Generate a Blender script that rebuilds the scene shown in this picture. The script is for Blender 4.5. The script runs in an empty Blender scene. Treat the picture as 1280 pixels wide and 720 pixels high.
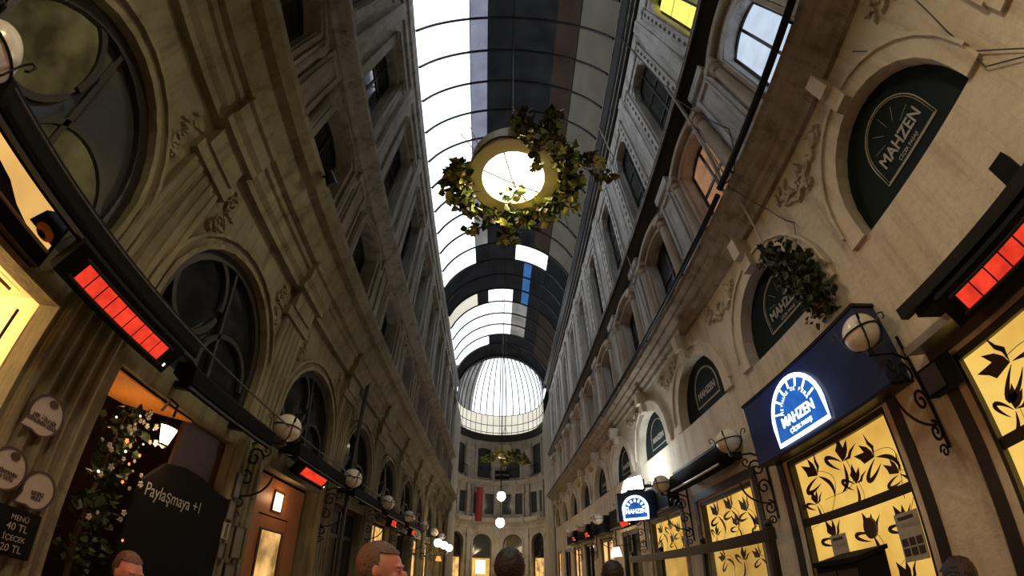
import bpy, bmesh, math, random
from mathutils import Vector, Matrix
random.seed(7)
PI = math.pi
S = bpy.context.scene
C = S.collection

# ------------------------------------------------------------------ camera, world, lamps, exposure
cam_d = bpy.data.cameras.new('camera'); cam = bpy.data.objects.new('camera', cam_d); C.objects.link(cam); S.camera = cam
PITCH, YAW, ROLL = 0.70297, -0.03587, 0.0043
cam.matrix_world = (Matrix.Translation((0, 0, 1.75)) @ Matrix.Rotation(YAW, 4, 'Z') @ Matrix.Rotation(PITCH, 4, 'X')
                    @ Matrix.Rotation(-ROLL, 4, 'Y') @ Matrix.Rotation(PI/2, 4, 'X'))
cam_d.type = 'PANO'; cam_d.panorama_type = 'FISHEYE_LENS_POLYNOMIAL'; cam_d.sensor_width = 36; cam_d.lens = 14
cam_d.fisheye_fov = math.radians(220); cam_d.clip_start = 0.02; cam_d.clip_end = 200
K = 1280/36/483.39
cam_d.fisheye_polynomial_k0 = 0; cam_d.fisheye_polynomial_k1 = -K; cam_d.fisheye_polynomial_k2 = 0
cam_d.fisheye_polynomial_k3 = 0.047678*K**3; cam_d.fisheye_polynomial_k4 = 0

W = bpy.data.worlds.new('sky'); S.world = W; W.use_nodes = True
bg = W.node_tree.nodes['Background']; bg.inputs[0].default_value = (0.90, 0.95, 1.0, 1); bg.inputs[1].default_value = 2.4
S.view_settings.view_transform = 'Standard'; S.view_settings.look = 'None'
S.view_settings.gamma = 1; S.view_settings.use_curve_mapping = False
S.view_settings.exposure = 0.18

def lamp(name, kind, loc, energy, col, size=0.2, aim=None, parent=None, spot=None, sy=None):
    d = bpy.data.lights.new(name, kind); d.energy = energy; d.color = col
    if kind == 'AREA':
        d.size = size
        if sy: d.shape = 'RECTANGLE'; d.size_y = sy
    else: d.shadow_soft_size = size
    if spot: d.spot_size = spot; d.spot_blend = .6
    o = bpy.data.objects.new(name, d); C.objects.link(o); o.location = loc
    if aim is not None: o.rotation_euler = (Vector(aim)-Vector(loc)).to_track_quat('-Z', 'Y').to_euler()
    if parent: put(o, parent)
    return o

# ------------------------------------------------------------------ materials
MATS = {}
def nodes(name):
    m = bpy.data.materials.new(name); m.use_nodes = True; nt = m.node_tree
    return m, nt, nt.nodes['Principled BSDF']
def solid(name, col, rough=.6, metal=0, bump=0, scale=30):
    m, nt, b = nodes(name)
    n = nt.nodes.new('ShaderNodeTexNoise'); n.inputs['Scale'].default_value = scale; n.inputs['Detail'].default_value = 4
    tc = nt.nodes.new('ShaderNodeTexCoord'); nt.links.new(tc.outputs['Object'], n.inputs['Vector'])
    mx = nt.nodes.new('ShaderNodeMix'); mx.data_type = 'RGBA'
    mx.inputs[6].default_value = (*[c*.8 for c in col], 1); mx.inputs[7].default_value = (*[min(1, c*1.2) for c in col], 1)
    nt.links.new(n.outputs[0], mx.inputs[0]); nt.links.new(mx.outputs[2], b.inputs['Base Color'])
    b.inputs['Roughness'].default_value = rough; b.inputs['Metallic'].default_value = metal
    if bump:
        bp = nt.nodes.new('ShaderNodeBump'); bp.inputs['Strength'].default_value = bump; bp.inputs['Distance'].default_value = .02
        nt.links.new(n.outputs[0], bp.inputs['Height']); nt.links.new(bp.outputs[0], b.inputs['Normal'])
    MATS[name] = m; return m
def plaster(name, a, b_, dirt, scale=1.2, streak=.5):
    """old stone and plaster: two tones, vertical soot streaks, fine bump"""
    m, nt, b = nodes(name); L = nt.links
    tc = nt.nodes.new('ShaderNodeTexCoord')
    n1 = nt.nodes.new('ShaderNodeTexNoise'); n1.inputs['Scale'].default_value = scale; n1.inputs['Detail'].default_value = 8; n1.inputs['Roughness'].default_value = .65
    L.new(tc.outputs['Object'], n1.inputs['Vector'])
    r1 = nt.nodes.new('ShaderNodeValToRGB'); r1.color_ramp.elements[0].position = .35; r1.color_ramp.elements[1].position = .65
    r1.color_ramp.elements[0].color = (*a, 1); r1.color_ramp.elements[1].color = (*b_, 1)
    L.new(n1.outputs[0], r1.inputs[0])
    mp = nt.nodes.new('ShaderNodeMapping'); mp.inputs['Scale'].default_value = (3, 3, .35); L.new(tc.outputs['Object'], mp.inputs[0])
    n2 = nt.nodes.new('ShaderNodeTexNoise'); n2.inputs['Scale'].default_value = 1.6; n2.inputs['Detail'].default_value = 9; n2.inputs['Roughness'].default_value = .7
    L.new(mp.outputs[0], n2.inputs['Vector'])
    r2 = nt.nodes.new('ShaderNodeValToRGB'); r2.color_ramp.elements[0].position = .48; r2.color_ramp.elements[1].position = .72
    r2.color_ramp.elements[0].color = (0, 0, 0, 1); r2.color_ramp.elements[1].color = (streak, streak, streak, 1)
    L.new(n2.outputs[0], r2.inputs[0])
    mx = nt.nodes.new('ShaderNodeMix'); mx.data_type = 'RGBA'; mx.inputs[7].default_value = (*dirt, 1)
    L.new(r2.outputs[0], mx.inputs[0]); L.new(r1.outputs[0], mx.inputs[6]); L.new(mx.outputs[2], b.inputs['Base Color'])
    n3 = nt.nodes.new('ShaderNodeTexNoise'); n3.inputs['Scale'].default_value = 14; n3.inputs['Detail'].default_value = 6
    L.new(tc.outputs['Object'], n3.inputs['Vector'])
    bp = nt.nodes.new('ShaderNodeBump'); bp.inputs['Strength'].default_value = .45; bp.inputs['Distance'].default_value = .03
    L.new(n3.outputs[0], bp.inputs['Height']); L.new(bp.outputs[0], b.inputs['Normal'])
    b.inputs['Roughness'].default_value = .85
    MATS[name] = m; return m
def glow(name, col, s, noise=0, scale=3, col2=None):
    m = bpy.data.materials.new(name); m.use_nodes = True; nt = m.node_tree; nt.nodes.clear()
    o = nt.nodes.new('ShaderNodeOutputMaterial'); e = nt.nodes.new('ShaderNodeEmission')
    e.inputs[0].default_value = (*col, 1); e.inputs[1].default_value = s; nt.links.new(e.outputs[0], o.inputs[0])
    if noise:
        tc = nt.nodes.new('ShaderNodeTexCoord'); n = nt.nodes.new('ShaderNodeTexNoise'); n.inputs['Scale'].default_value = scale; n.inputs['Detail'].default_value = 3
        nt.links.new(tc.outputs['Object'], n.inputs['Vector'])
        r = nt.nodes.new('ShaderNodeValToRGB'); r.color_ramp.elements[0].position = .3; r.color_ramp.elements[1].position = .7
        c2 = col2 or tuple(c*(1-noise) for c in col)
        r.color_ramp.elements[0].color = (*c2, 1); r.color_ramp.elements[1].color = (*col, 1)
        nt.links.new(n.outputs[0], r.inputs[0]); nt.links.new(r.outputs[0], e.inputs[0])
    MATS[name] = m; return m
def pane_mat(name, tint, trans, transl=(.5, .5, .5), gloss=.05, noise=0):
    """roof covering: part see-through, part scattering"""
    m = bpy.data.materials.new(name); m.use_nodes = True; nt = m.node_tree; nt.nodes.clear(); L = nt.links
    o = nt.nodes.new('ShaderNodeOutputMaterial')
    t = nt.nodes.new('ShaderNodeBsdfTransparent'); t.inputs[0].default_value = (*tint, 1)
    d = nt.nodes.new('ShaderNodeBsdfTranslucent'); d.inputs[0].default_value = (*transl, 1)
    if noise:
        tc = nt.nodes.new('ShaderNodeTexCoord'); n = nt.nodes.new('ShaderNodeTexNoise'); n.inputs['Scale'].default_value = 1.3; n.inputs['Detail'].default_value = 6
        L.new(tc.outputs['Object'], n.inputs['Vector']); r = nt.nodes.new('ShaderNodeValToRGB')
        r.color_ramp.elements[0].position = .3; r.color_ramp.elements[1].position = .7
        r.color_ramp.elements[0].color = (*[c*(1-noise) for c in transl], 1); r.color_ramp.elements[1].color = (*transl, 1)
        L.new(n.outputs[0], r.inputs[0]); L.new(r.outputs[0], d.inputs[0])
    df = nt.nodes.new('ShaderNodeBsdfDiffuse'); df.inputs[0].default_value = (*[min(1, c*.8+.03) for c in transl], 1)
    g = nt.nodes.new('ShaderNodeMixShader'); g.inputs[0].default_value = .35
    L.new(d.outputs[0], g.inputs[1]); L.new(df.outputs[0], g.inputs[2])
    mx = nt.nodes.new('ShaderNodeMixShader'); mx.inputs[0].default_value = 1-trans
    L.new(t.outputs[0], mx.inputs[1]); L.new(g.outputs[0], mx.inputs[2]); L.new(mx.outputs[0], o.inputs[0])
    MATS[name] = m; return m

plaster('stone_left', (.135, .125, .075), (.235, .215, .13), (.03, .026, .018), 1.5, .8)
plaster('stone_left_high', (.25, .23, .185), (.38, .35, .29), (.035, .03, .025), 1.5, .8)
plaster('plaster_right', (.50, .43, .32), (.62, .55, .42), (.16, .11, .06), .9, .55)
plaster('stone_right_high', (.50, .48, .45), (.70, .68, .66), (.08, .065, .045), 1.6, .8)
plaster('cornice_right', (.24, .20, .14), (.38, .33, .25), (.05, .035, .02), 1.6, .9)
plaster('stone_far', (.28, .25, .20), (.42, .385, .33), (.12, .10, .07), 1.6, .5)
plaster('stone_far_warm', (.46, .38, .26), (.60, .50, .36), (.12, .10, .07), 1.6, .5)
plaster('relief_stone', (.30, .25, .16), (.46, .39, .26), (.06, .045, .02), 6, .6)
plaster('column_stone', (.46, .38, .29), (.60, .52, .42), (.20, .15, .10), 2, .5)
solid('black_metal', (.012, .012, .012), .45, .6)
solid('gutter_metal', (.03, .028, .026), .5, .3)
solid('dark_frame', (.02, .017, .014), .5)
solid('black_box', (.007, .0065, .006), .9)
MATS['black_box'].node_tree.nodes['Principled BSDF'].inputs['Specular IOR Level'].default_value = .15
solid('dark_green_panel', (.008, .015, .014), .8)
MATS['dark_green_panel'].node_tree.nodes['Principled BSDF'].inputs['Specular IOR Level'].default_value = .2
solid('navy_panel', (.012, .022, .075), .4)
solid('black_lamp_red', (.10, .01, .01), .4)
solid('dark_glass', (.012, .014, .014), .08)
solid('olive_glass', (.10, .085, .045), .25)
solid('window_grey', (.05, .055, .055), .15)
solid('silver', (.45, .45, .44), .35, .8)
solid('sign_cream', (.38, .36, .30), .5)
solid('sign_white', (.75, .74, .70), .5)
solid('sign_ink', (.05, .03, .03), .6)
solid('wood_dark', (.05, .024, .012), .5, 0, .3, 20)
solid('wood_warm', (.32, .13, .045), .45, 0, .2, 12)
solid('cream_room', (.75, .60, .38), .8)
solid('orange_cloth', (.85, .33, .06), .7)
solid('floor_stone', (.12, .10, .08), .45, 0, .2, 5)
solid('cable_grey', (.40, .36, .30), .6)
solid('cable_dark', (.04, .035, .03), .6)
solid('globe_glass', (.62, .57, .48), .25)
solid('leaf_dark', (.03, .045, .013), .5)
solid('leaf_green', (.24, .30, .06), .5)
solid('leaf_lit', (.62, .58, .12), .5)  # leaf colour with the chandelier's lamp light put into it
solid('leaf_dry', (.12, .07, .03), .7)
solid('drum_gold', (.55, .45, .18), .45)
solid('skin', (.46, .24, .16), .5); solid('skin_redlit', (.50, .20, .15), .5)  # second tone has the heaters' red light put into the skin
solid('hair_dark', (.010, .008, .007), .6, 0, .6, 60); solid('hair_brown', (.10, .055, .03), .6, 0, .6, 60)
solid('cloth_black', (.012, .012, .014), .8); solid('cloth_grey', (.10, .10, .11), .8); solid('cloth_red', (.20, .03, .03), .8)
solid('cloth_blue', (.03, .04, .09), .8); solid('shoe_leather', (.02, .013, .01), .4)
solid('photo_print', (.14, .13, .10), .4, 0, 0, 9); solid('photo_frame', (.02, .016, .012), .4)
solid('roof_dark', (.022, .020, .022), .6)
solid('flag_red', (.22, .01, .02), .7)
solid('poster_grey', (.36, .34, .27), .6, 0, 0, 25)
glow('heat_red', (1.0, .055, .025), 1.0, .45, 9)
glow('gold_glass', (1.0, .66, .17), .95, .0, 2.2, (.62, .36, .08)); MATS['gold_glass'] = glow('gold_glass_b', (1.0, .64, .14), .84, .5, 1.6, (.66, .34, .06))
glow('yellow_pane', (1.0, .86, .16), 1.1); glow('olive_pane', (.16, .14, .05), 1.0)
glow('white_pane', (.66, .78, .95), .85, .2, 4); glow('grey_pane', (.22, .24, .25), .7, .4, 5)
glow('orange_pane', (.45, .22, .11), .7, .4, 5)
glow('lamp_white', (1.0, .93, .78), 9); glow('bulb_warm', (1.0, .72, .32), 22); glow('lantern_glow', (1.0, .70, .36), 6)
glow('logo_white', (.82, .93, 1.0), 2.2); glow('logo_blue', (.03, .16, .60), .9, .5, 5); glow('flood_white', (.85, .94, 1.0), 30)
glow('yellow_box', (1.0, .56, .16), .88, .3, 2); glow('olive_lit', (.13, .105, .04), .55, .7, 4); glow('small_lights', (1.0, .75, .4), 5); glow('bulb_orange', (1.0, .28, .06), 1.6)
glow('shop_glow', (1.0, .55, .18), 1.3, .8, 2.5); glow('shop_white', (1.0, .85, .6), 3)
pane_mat('roof_clear', (.95, .97, 1), .85, (.9, .9, .9))
pane_mat('roof_lilac', (.8, .85, 1), .03, (.13, .13, .17), noise=.5)
pane_mat('roof_smoke', (.5, .5, .5), .001, (.008, .008, .0085), noise=.6)
pane_mat('roof_brown', (.5, .4, .3), .004, (.017, .011, .007), noise=.4)
pane_mat('roof_beige', (.8, .75, .6), .012, (.048, .043, .032), noise=.35)
pane_mat('roof_grey', (.8, .75, .7), .02, (.16, .15, .14), noise=.6)
pane_mat('roof_cream', (1, .93, .8), .12, (.42, .37, .28), noise=.2)
pane_mat('roof_blue', (.3, .5, .9), .02, (.02, .08, .20), noise=.4)
pane_mat('dome_white', (.95, .95, 1), .55, (.8, .8, .8))
def M(n): return MATS[n]

# ------------------------------------------------------------------ helpers
def tag(o, label=None, cat=None, group=None, kind=None):
    if label: o['label'] = label
    if cat: o['category'] = cat
    if group: o['group'] = group
    if kind: o['kind'] = kind
    return o
def empty(name, loc, label=None, cat=None, group=None, rz=0):
    o = bpy.data.objects.new(name, None); C.objects.link(o); o.location = loc; o.rotation_euler = (0, 0, rz); o.empty_display_size = .1
    return tag(o, label, cat, group)
class MB:
    def __init__(s): s.v = []; s.f = []
    def add(s, vs, fs):
        k = len(s.v); s.v += [tuple(v) for v in vs]; s.f += [tuple(i+k for i in f) for f in fs]; return s
    def box8(s, p): return s.add(p, [(0, 3, 2, 1), (4, 5, 6, 7), (0, 1, 5, 4), (1, 2, 6, 5), (2, 3, 7, 6), (3, 0, 4, 7)])
    def box(s, a, b):
        (x0, y0, z0), (x1, y1, z1) = a, b
        return s.box8([(x0, y0, z0), (x1, y0, z0), (x1, y1, z0), (x0, y1, z0), (x0, y0, z1), (x1, y0, z1), (x1, y1, z1), (x0, y1, z1)])
    def tube(s, pts, r, n=8, cap=True):
        pts = [Vector(p) for p in pts]; m = len(pts); rr = r if isinstance(r, (list, tuple)) else [r]*m
        up = None; vs = []
        for i, p in enumerate(pts):
            t = (pts[min(i+1, m-1)]-pts[max(i-1, 0)])
            if t.length < 1e-9: t = Vector((0, 0, 1))
            t.normalize()
            if up is None: up = Vector((0, 0, 1)) if abs(t.z) < .9 else Vector((1, 0, 0))
            a = t.cross(up)
            if a.length < 1e-4: a = t.cross(Vector((.3, 1, .2)))
            a.normalize(); b = a.cross(t); up = b
            vs += [p+(a*math.cos(2*PI*j/n)+b*math.sin(2*PI*j/n))*rr[i] for j in range(n)]
        fs = [(i*n+j, i*n+(j+1) % n, (i+1)*n+(j+1) % n, (i+1)*n+j) for i in range(m-1) for j in range(n)]
        if cap: fs += [tuple(range(n))[::-1], tuple((m-1)*n+j for j in range(n))]
        return s.add(vs, fs)
    def lathe(s, prof, c=(0, 0, 0), n=20, a0=0, a1=2*PI):
        full = abs(a1-a0-2*PI) < 1e-6; k = n if full else n+1; vs = []; m = len(prof)
        for i in range(k):
            a = a0+(a1-a0)*i/n
            vs += [(c[0]+r*math.cos(a), c[1]+r*math.sin(a), c[2]+z) for r, z in prof]
        fs = [(i*m+j, ((i+1) % k)*m+j, ((i+1) % k)*m+j+1, i*m+j+1) for i in range(n) for j in range(m-1)]
        return s.add(vs, fs)
    def ball(s, c, r, n=14, sc=(1, 1, 1)):
        pr = [(math.sin(PI*i/n)*r, -math.cos(PI*i/n)*r) for i in range(n+1)]
        k = len(s.v); s.lathe(pr, (0, 0, 0), n+4)
        for i in range(k, len(s.v)):
            v = s.v[i]; s.v[i] = (c[0]+v[0]*sc[0], c[1]+v[1]*sc[1], c[2]+v[2]*sc[2])
        return s
    def prism(s, pts, B, t0=0, t1=.01):
        """closed 2-D outline in the plane of basis B, extruded from t0 to t1 towards the viewer"""
        n = len(pts)
        return s.add([B(a, b, t0) for a, b in pts]+[B(a, b, t1) for a, b in pts],
                     [tuple(range(n))[::-1], tuple(range(n, 2*n))]+[(i, (i+1) % n, n+(i+1) % n, n+i) for i in range(n)])
    def band(s, p, w, B, t0=0, t1=.01, closed=False):
        """a flat strip of width w (or widths) following the 2-D polyline p"""
        n = len(p); ws = w if isinstance(w, (list, tuple)) else [w]*n; L = []; R = []
        for i in range(n):
            a = Vector(p[(i-1) % n] if closed else p[max(i-1, 0)]); b = Vector(p[(i+1) % n] if closed else p[min(i+1, n-1)])
            d = (b-a).normalized() if (b-a).length > 1e-9 else Vector((1, 0)); nn = Vector((-d.y, d.x))*ws[i]/2
            L.append(Vector(p[i])+nn); R.append(Vector(p[i])-nn)
        for i in range(n if closed else n-1):
            j = (i+1) % n; q = [L[i], R[i], R[j], L[j]]
            s.box8([B(v.x, v.y, t0) for v in q]+[B(v.x, v.y, t1) for v in q])
        return s
    def build(s, name, mat, parent=None, smooth=False, kind=None):
        me = bpy.data.meshes.new(name); me.from_pydata(s.v, [], s.f); me.update()
        bm = bmesh.new(); bm.from_mesh(me); bmesh.ops.recalc_face_normals(bm, faces=bm.faces); bm.to_mesh(me); bm.free()
        if smooth:
            for p in me.polygons: p.use_smooth = True
        me.materials.append(M(mat) if isinstance(mat, str) else mat)
        o = bpy.data.objects.new(name, me); C.objects.link(o)
        if parent: put(o, parent)
        if kind: o['kind'] = kind
        return o
def put(o, parent):
    """parts are written in world space: keep them there when parented"""
    def world(p):
        m = Matrix.LocRotScale(p.location, p.rotation_euler, p.scale)
        return world(p.parent) @ p.matrix_parent_inverse @ m if p.parent else m
    o.parent = parent; o.matrix_parent_inverse = world(parent).inverted()
def kids(o): return [c for c in C.objects if c.parent == o]
def copy_tree(o, loc=None, rz=None, label=None, parent=None, sc=None):
    c = o.copy(); C.objects.link(c)
    if parent: c.parent = parent
    for ch in list(o.children): copy_tree(ch, parent=c)
    if loc is not None: c.location = loc
    if rz is not None: c.rotation_euler = (0, 0, rz)
    if sc is not None: c.scale = sc
    if label: c['label'] = label
    return c
def basis(o, ex, ez=(0, 0, 1)):
    o, ex, ez = Vector(o), Vector(ex).normalized(), Vector(ez).normalized(); n = ex.cross(ez)
    return lambda a, b, c=0: o+ex*a+ez*b+n*c
EXR, EXL, EXC = (0, -1, 0), (0, 1, 0), (1, 0, 0)     # reading direction on the right wall, the left wall, facing the camera
def text(name, s, size, B, mat, parent, t=.004, ax='CENTER', shear=0, w=1.0, bold=0):
    cu = bpy.data.curves.new(name, 'FONT'); cu.body = s; cu.size = size; cu.align_x = ax; cu.align_y = 'CENTER'; cu.shear = shear; cu.offset = bold; cu.resolution_u = 3
    ob = bpy.data.objects.new(name, cu); C.objects.link(ob)
    bpy.context.view_layer.update()
    me = bpy.data.meshes.new_from_object(ob.evaluated_get(bpy.context.evaluated_depsgraph_get()))
    bpy.data.objects.remove(ob)
    vs = [v.co.copy() for v in me.vertices]; fs = [tuple(p.vertices) for p in me.polygons]
    m = MB(); n = len(vs); m.add([B(v.x*w, v.y, t) for v in vs], fs)
    m.add([B(v.x*w, v.y, 0) for v in vs], [f[::-1] for f in fs])
    return m.build(name, mat, parent)
def wallF(s, Wd): return lambda u, d, z: (s*(Wd+d), u, z)      # u along the corridor, d into the wall, z up
def roundF(xc, yc, R): return lambda u, d, z: (xc+(R+d)*math.sin(u/R), yc+(R+d)*math.cos(u/R), z)
def fbox(m, F, u0, u1, d0, d1, z0, z1):
    n = max(1, int(math.ceil((u1-u0)/.5))) if F.__name__ != 'flat' else 1
    for i in range(n):
        a, b = u0+(u1-u0)*i/n, u0+(u1-u0)*(i+1)/n
        m.box8([F(a, d0, z0), F(b, d0, z0), F(b, d1, z0), F(a, d1, z0), F(a, d0, z1), F(b, d0, z1), F(b, d1, z1), F(a, d1, z1)])
    return m
def extrude(m, F, prof, u0, u1, step=2.4):
    """a moulding profile (d, z) run along u, with ends"""
    n = max(1, int(math.ceil((u1-u0)/step))); k = len(prof)
    vs = [F(u0+(u1-u0)*i/n, d, z) for i in range(n+1) for d, z in prof]
    fs = [(i*k+j, i*k+(j+1) % k, (i+1)*k+(j+1) % k, (i+1)*k+j) for i in range(n) for j in range(k)]
    fs += [tuple(range(k)), tuple(n*k+j for j in range(k))[::-1]]
    return m.add(vs, fs)
def opening(c, w, zb, zs, rise, n=14):
    """outline of an arched opening: u values and head heights"""
    if rise <= 0: return [(c-w, zs), (c+w, zs)]
    if abs(rise-w) < 1e-6: return [(c-w*math.cos(PI*i/n), zs+w*math.sin(PI*i/n)) for i in range(n+1)]
    return [(c-w+2*w*i/n, zs+rise*(1-(2*i/n-1)**2)) for i in range(n+1)]
def wall_bay(m, F, u0, u1, z0, z1, c, w, zb, zs, rise, depth):
    """wall panel with one opening and its reveals"""
    def q(a, b, za, zb_): 
        n = max(1, int(math.ceil((b-a)/.6)))
        for i in range(n):
            p, r = a+(b-a)*i/n, a+(b-a)*(i+1)/n; m.add([F(p, 0, za), F(r, 0, za), F(r, 0, zb_), F(p, 0, zb_)], [(0, 1, 2, 3)])
    if c-w > u0: q(u0, c-w, z0, z1)
    if c+w < u1: q(c+w, u1, z0, z1)
    if zb > z0: q(c-w, c+w, z0, zb)
    o = opening(c, w, zb, zs, rise)
    for (a, za), (b, zb2) in zip(o, o[1:]):
        m.add([F(a, 0, za), F(b, 0, zb2), F(b, 0, z1), F(a, 0, z1)], [(0, 1, 2, 3)])
        m.add([F(a, 0, za), F(b, 0, zb2), F(b, depth, zb2), F(a, depth, za)], [(0, 1, 2, 3)])
    for a, za in (o[0], o[-1]): m.add([F(a, 0, zb), F(a, depth, zb), F(a, depth, za), F(a, 0, za)], [(0, 1, 2, 3)])
    m.add([F(c-w, 0, zb), F(c+w, 0, zb), F(c+w, depth, zb), F(c-w, depth, zb)], [(0, 1, 2, 3)])
def head_fill(m, F, c, w, zb, zs, rise, d):
    o = opening(c, w, zb, zs, rise)
    m.add([F(a, d, z) for a, z in o]+[F(o[-1][0], d, zb), F(o[0][0], d, zb)], [tuple(range(len(o)+2))])
def head_ring(m, F, c, w, zb, zs, rise, t, d0, d1):
    """raised moulding round an opening, t wide, from depth d0 to d1"""
    a = [(c-w, zb)]+opening(c, w, zb, zs, rise)+[(c+w, zb)]
    k = 1+t/w; b = [(c+(u-c)*k, (zs+(z-zs)*(1+t/max(rise, .4)) if z > zs else z)) for u, z in a]
    if rise < w-1e-6: b = [(c-w-t, zb)]+[(c+(u-c)*k, z+t) for u, z in a[1:-1]]+[(c+w+t, zb)]
    for i in range(len(a)-1):
        p, q, r, s_ = a[i], a[i+1], b[i+1], b[i]
        m.box8([F(p[0], d0, p[1]), F(q[0], d0, q[1]), F(r[0], d0, r[1]), F(s_[0], d0, s_[1]),
                F(p[0], d1, p[1]), F(q[0], d1, q[1]), F(r[0], d1, r[1]), F(s_[0], d1, s_[1])])
NW = [0]; NT = [0]
def wname(): NW[0] += 1; return 'window_%d' % NW[0]
def tname(): NT[0] += 1; return 'trim_%d' % NT[0]
def window(F, c, w, zb, zs, rise, d, pane='dark_glass', frame='dark_frame', bars=(1, 2), fw=.06, lit=None):
    m = MB(); head_ring(m, F, c, w-fw, zb+fw, zs, max(0, rise-fw) if rise != w else w-fw, fw, d, d+.06)
    fbox(m, F, c-w, c+w, d, d+.06, zb, zb+fw)
    for i in range(1, bars[0]+1): u = c-w+2*w*i/(bars[0]+1); fbox(m, F, u-.025, u+.025, d, d+.05, zb, zs+rise*.9)
    for i in range(1, bars[1]+1): z = zb+(zs-zb)*i/(bars[1]+1)+.02; fbox(m, F, c-w, c+w, d+.005, d+.045, z-.03, z+.03)
    o = m.build(wname(), frame, kind='structure')
    g = MB(); head_fill(g, F, c, w, zb, zs, rise, d+.03); g.build('pane', pane, o)
    return o
def dots(F, u, w, z0, z1, n, d):
    m = MB()
    for i in range(n):
        z = z0+(z1-z0)*(i+.5)/n; h = (z1-z0)/n*.30
        k = [(u+w*math.cos(t)*.5, z+h*math.sin(t)) for t in [2*PI*j/10 for j in range(10)]]
        m.add([F(a, d, b) for a, b in k]+[F(a, d+.03, b) for a, b in k], [tuple(range(10))]+[(j, (j+1) % 10, 10+(j+1) % 10, 10+j) for j in range(10)])
    return m
def blobs(m, F, path, r, n, seed, d=0):
    """carved leaf and flower relief: small flattened lumps along a path"""
    rn = random.Random(seed)
    for i in range(n):
        t = rn.random()*(len(path)-1); k = int(t); f = t-k; p = path[k]; q = path[min(k+1, len(path)-1)]
        u = p[0]+(q[0]-p[0])*f+rn.gauss(0, r*.9); z = p[1]+(q[1]-p[1])*f+rn.gauss(0, r*.9)
        a = rn.random()*PI; L = r*rn.uniform(.7, 1.7); w = L*.45
        pts = [(math.cos(x)*L, math.sin(x)*w) for x in [2*PI*j/8 for j in range(8)]]
        pts = [(u+x*math.cos(a)-y*math.sin(a), z+x*math.sin(a)+y*math.cos(a)) for x, y in pts]; h = rn.uniform(.02, .055)
        m.add([F(x, d, y) for x, y in pts]+[F(u+(x-u)*.6, d-h, z+(y-z)*.6) for x, y in pts],
              [tuple(range(8, 16))]+[(j, (j+1) % 8, 8+(j+1) % 8, 8+j) for j in range(8)])
    return m

# ------------------------------------------------------------------ the passage
Y0, Y1 = -3.2, 23.3
PITCHY = 2.33
WL, WR = 2.80, 3.30
FL, FR = wallF(-1, WL), wallF(1, WR)
CR = [0.785+PITCHY*k for k in range(-1, 10)]
PL_ = 2.40
CL = [0.40+PL_*k for k in range(-1, 10)]
EAVE = 13.35

MB().box((-6, Y0-.3, -.1), (6.5, 34, 0)).build('floor', 'floor_stone', kind='structure')

# ---- right wall
m = MB()
for c in CR:
    wall_bay(m, FR, c-PITCHY/2, c+PITCHY/2, 0, 3.2, c, .76, 0, 2.52, 0, .30)
    wall_bay(m, FR, c-PITCHY/2, c+PITCHY/2, 3.2, 5.5, c, .80, 3.84, 4.02, .80, .22)
m.build('wall_right', 'plaster_right', kind='structure')
m = MB()
for c in CR:
    wall_bay(m, FR, c-PITCHY/2, c+PITCHY/2, 5.5, 8.3, c, .50, 6.25, 7.60, .16, .35)
    wall_bay(m, FR, c-PITCHY/2, c+PITCHY/2, 8.3, EAVE, c, .53, 8.9, 11.7, .10, .35)
m.build('wall_right_upper', 'stone_right_high', kind='structure')
# ---- left wall
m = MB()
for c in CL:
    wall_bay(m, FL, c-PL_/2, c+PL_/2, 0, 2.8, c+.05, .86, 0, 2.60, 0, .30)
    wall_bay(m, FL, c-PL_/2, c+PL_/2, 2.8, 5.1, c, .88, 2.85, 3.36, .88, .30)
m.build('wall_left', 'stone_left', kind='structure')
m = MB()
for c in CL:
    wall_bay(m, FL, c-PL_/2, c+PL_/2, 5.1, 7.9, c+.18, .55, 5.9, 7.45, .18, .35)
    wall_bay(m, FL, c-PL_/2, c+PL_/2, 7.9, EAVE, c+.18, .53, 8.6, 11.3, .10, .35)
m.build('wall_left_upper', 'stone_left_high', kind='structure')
# outer skins so that no sky leaks in behind the openings, and the wall behind the camera
m = MB(); m.box((WR+.62, Y0, 2.8), (WR+.7, Y1, EAVE)); m.box((WR+.3, Y0, 2.8), (WR+.7, Y1, 2.86)); m.build('wall_right_back', 'dark_frame', kind='structure')
m = MB(); m.box((-WL-.7, Y0, 2.9), (-WL-.62, Y1, EAVE)); m.box((-WL-.7, Y0, 2.8), (-WL-.3, Y1, 2.88)); m.build('wall_left_back', 'dark_frame', kind='structure')
m = MB(); m.box((-6, Y0-.2, 0), (6.5, Y0, 16)); m.build('wall_rear', 'stone_left', kind='structure')

# ---- shop rooms behind the openings
def room(s, Wd, y0, y1, dep, mat, name, z1=2.78):
    m = MB(); x0, x1 = s*(Wd+.302), s*(Wd+dep)
    a, b = min(x0, x1), max(x0, x1)
    def quad(p): m.add(p, [(0, 1, 2, 3)])
    quad([(x1, y0, 0), (x1, y1, 0), (x1, y1, z1), (x1, y0, z1)])
    quad([(x0, y0, 0), (x1, y0, 0), (x1, y0, z1), (x0, y0, z1)])
    quad([(x0, y1, 0), (x1, y1, 0), (x1, y1, z1), (x0, y1, z1)])
    quad([(x0, y0, z1), (x0, y1, z1), (x1, y1, z1), (x1, y0, z1)])
    return m.build(name, mat, kind='structure')
for i, c in enumerate(CL):
    room(-1, WL, c-1.1, c+1.1, 1.9 if i < 2 else 1.6, {0: 'cream_room', 1: 'cream_room', 2: 'wood_dark', 3: 'wood_warm'}.get(i, 'wood_dark' if i % 2 else 'cream_room'), 'wall_left_room_%d' % (i+1))
for i, c in enumerate(CR):
    room(1, WR, c-1.1, c+1.1, 1.2, 'wood_dark', 'wall_right_room_%d' % (i+1))

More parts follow.
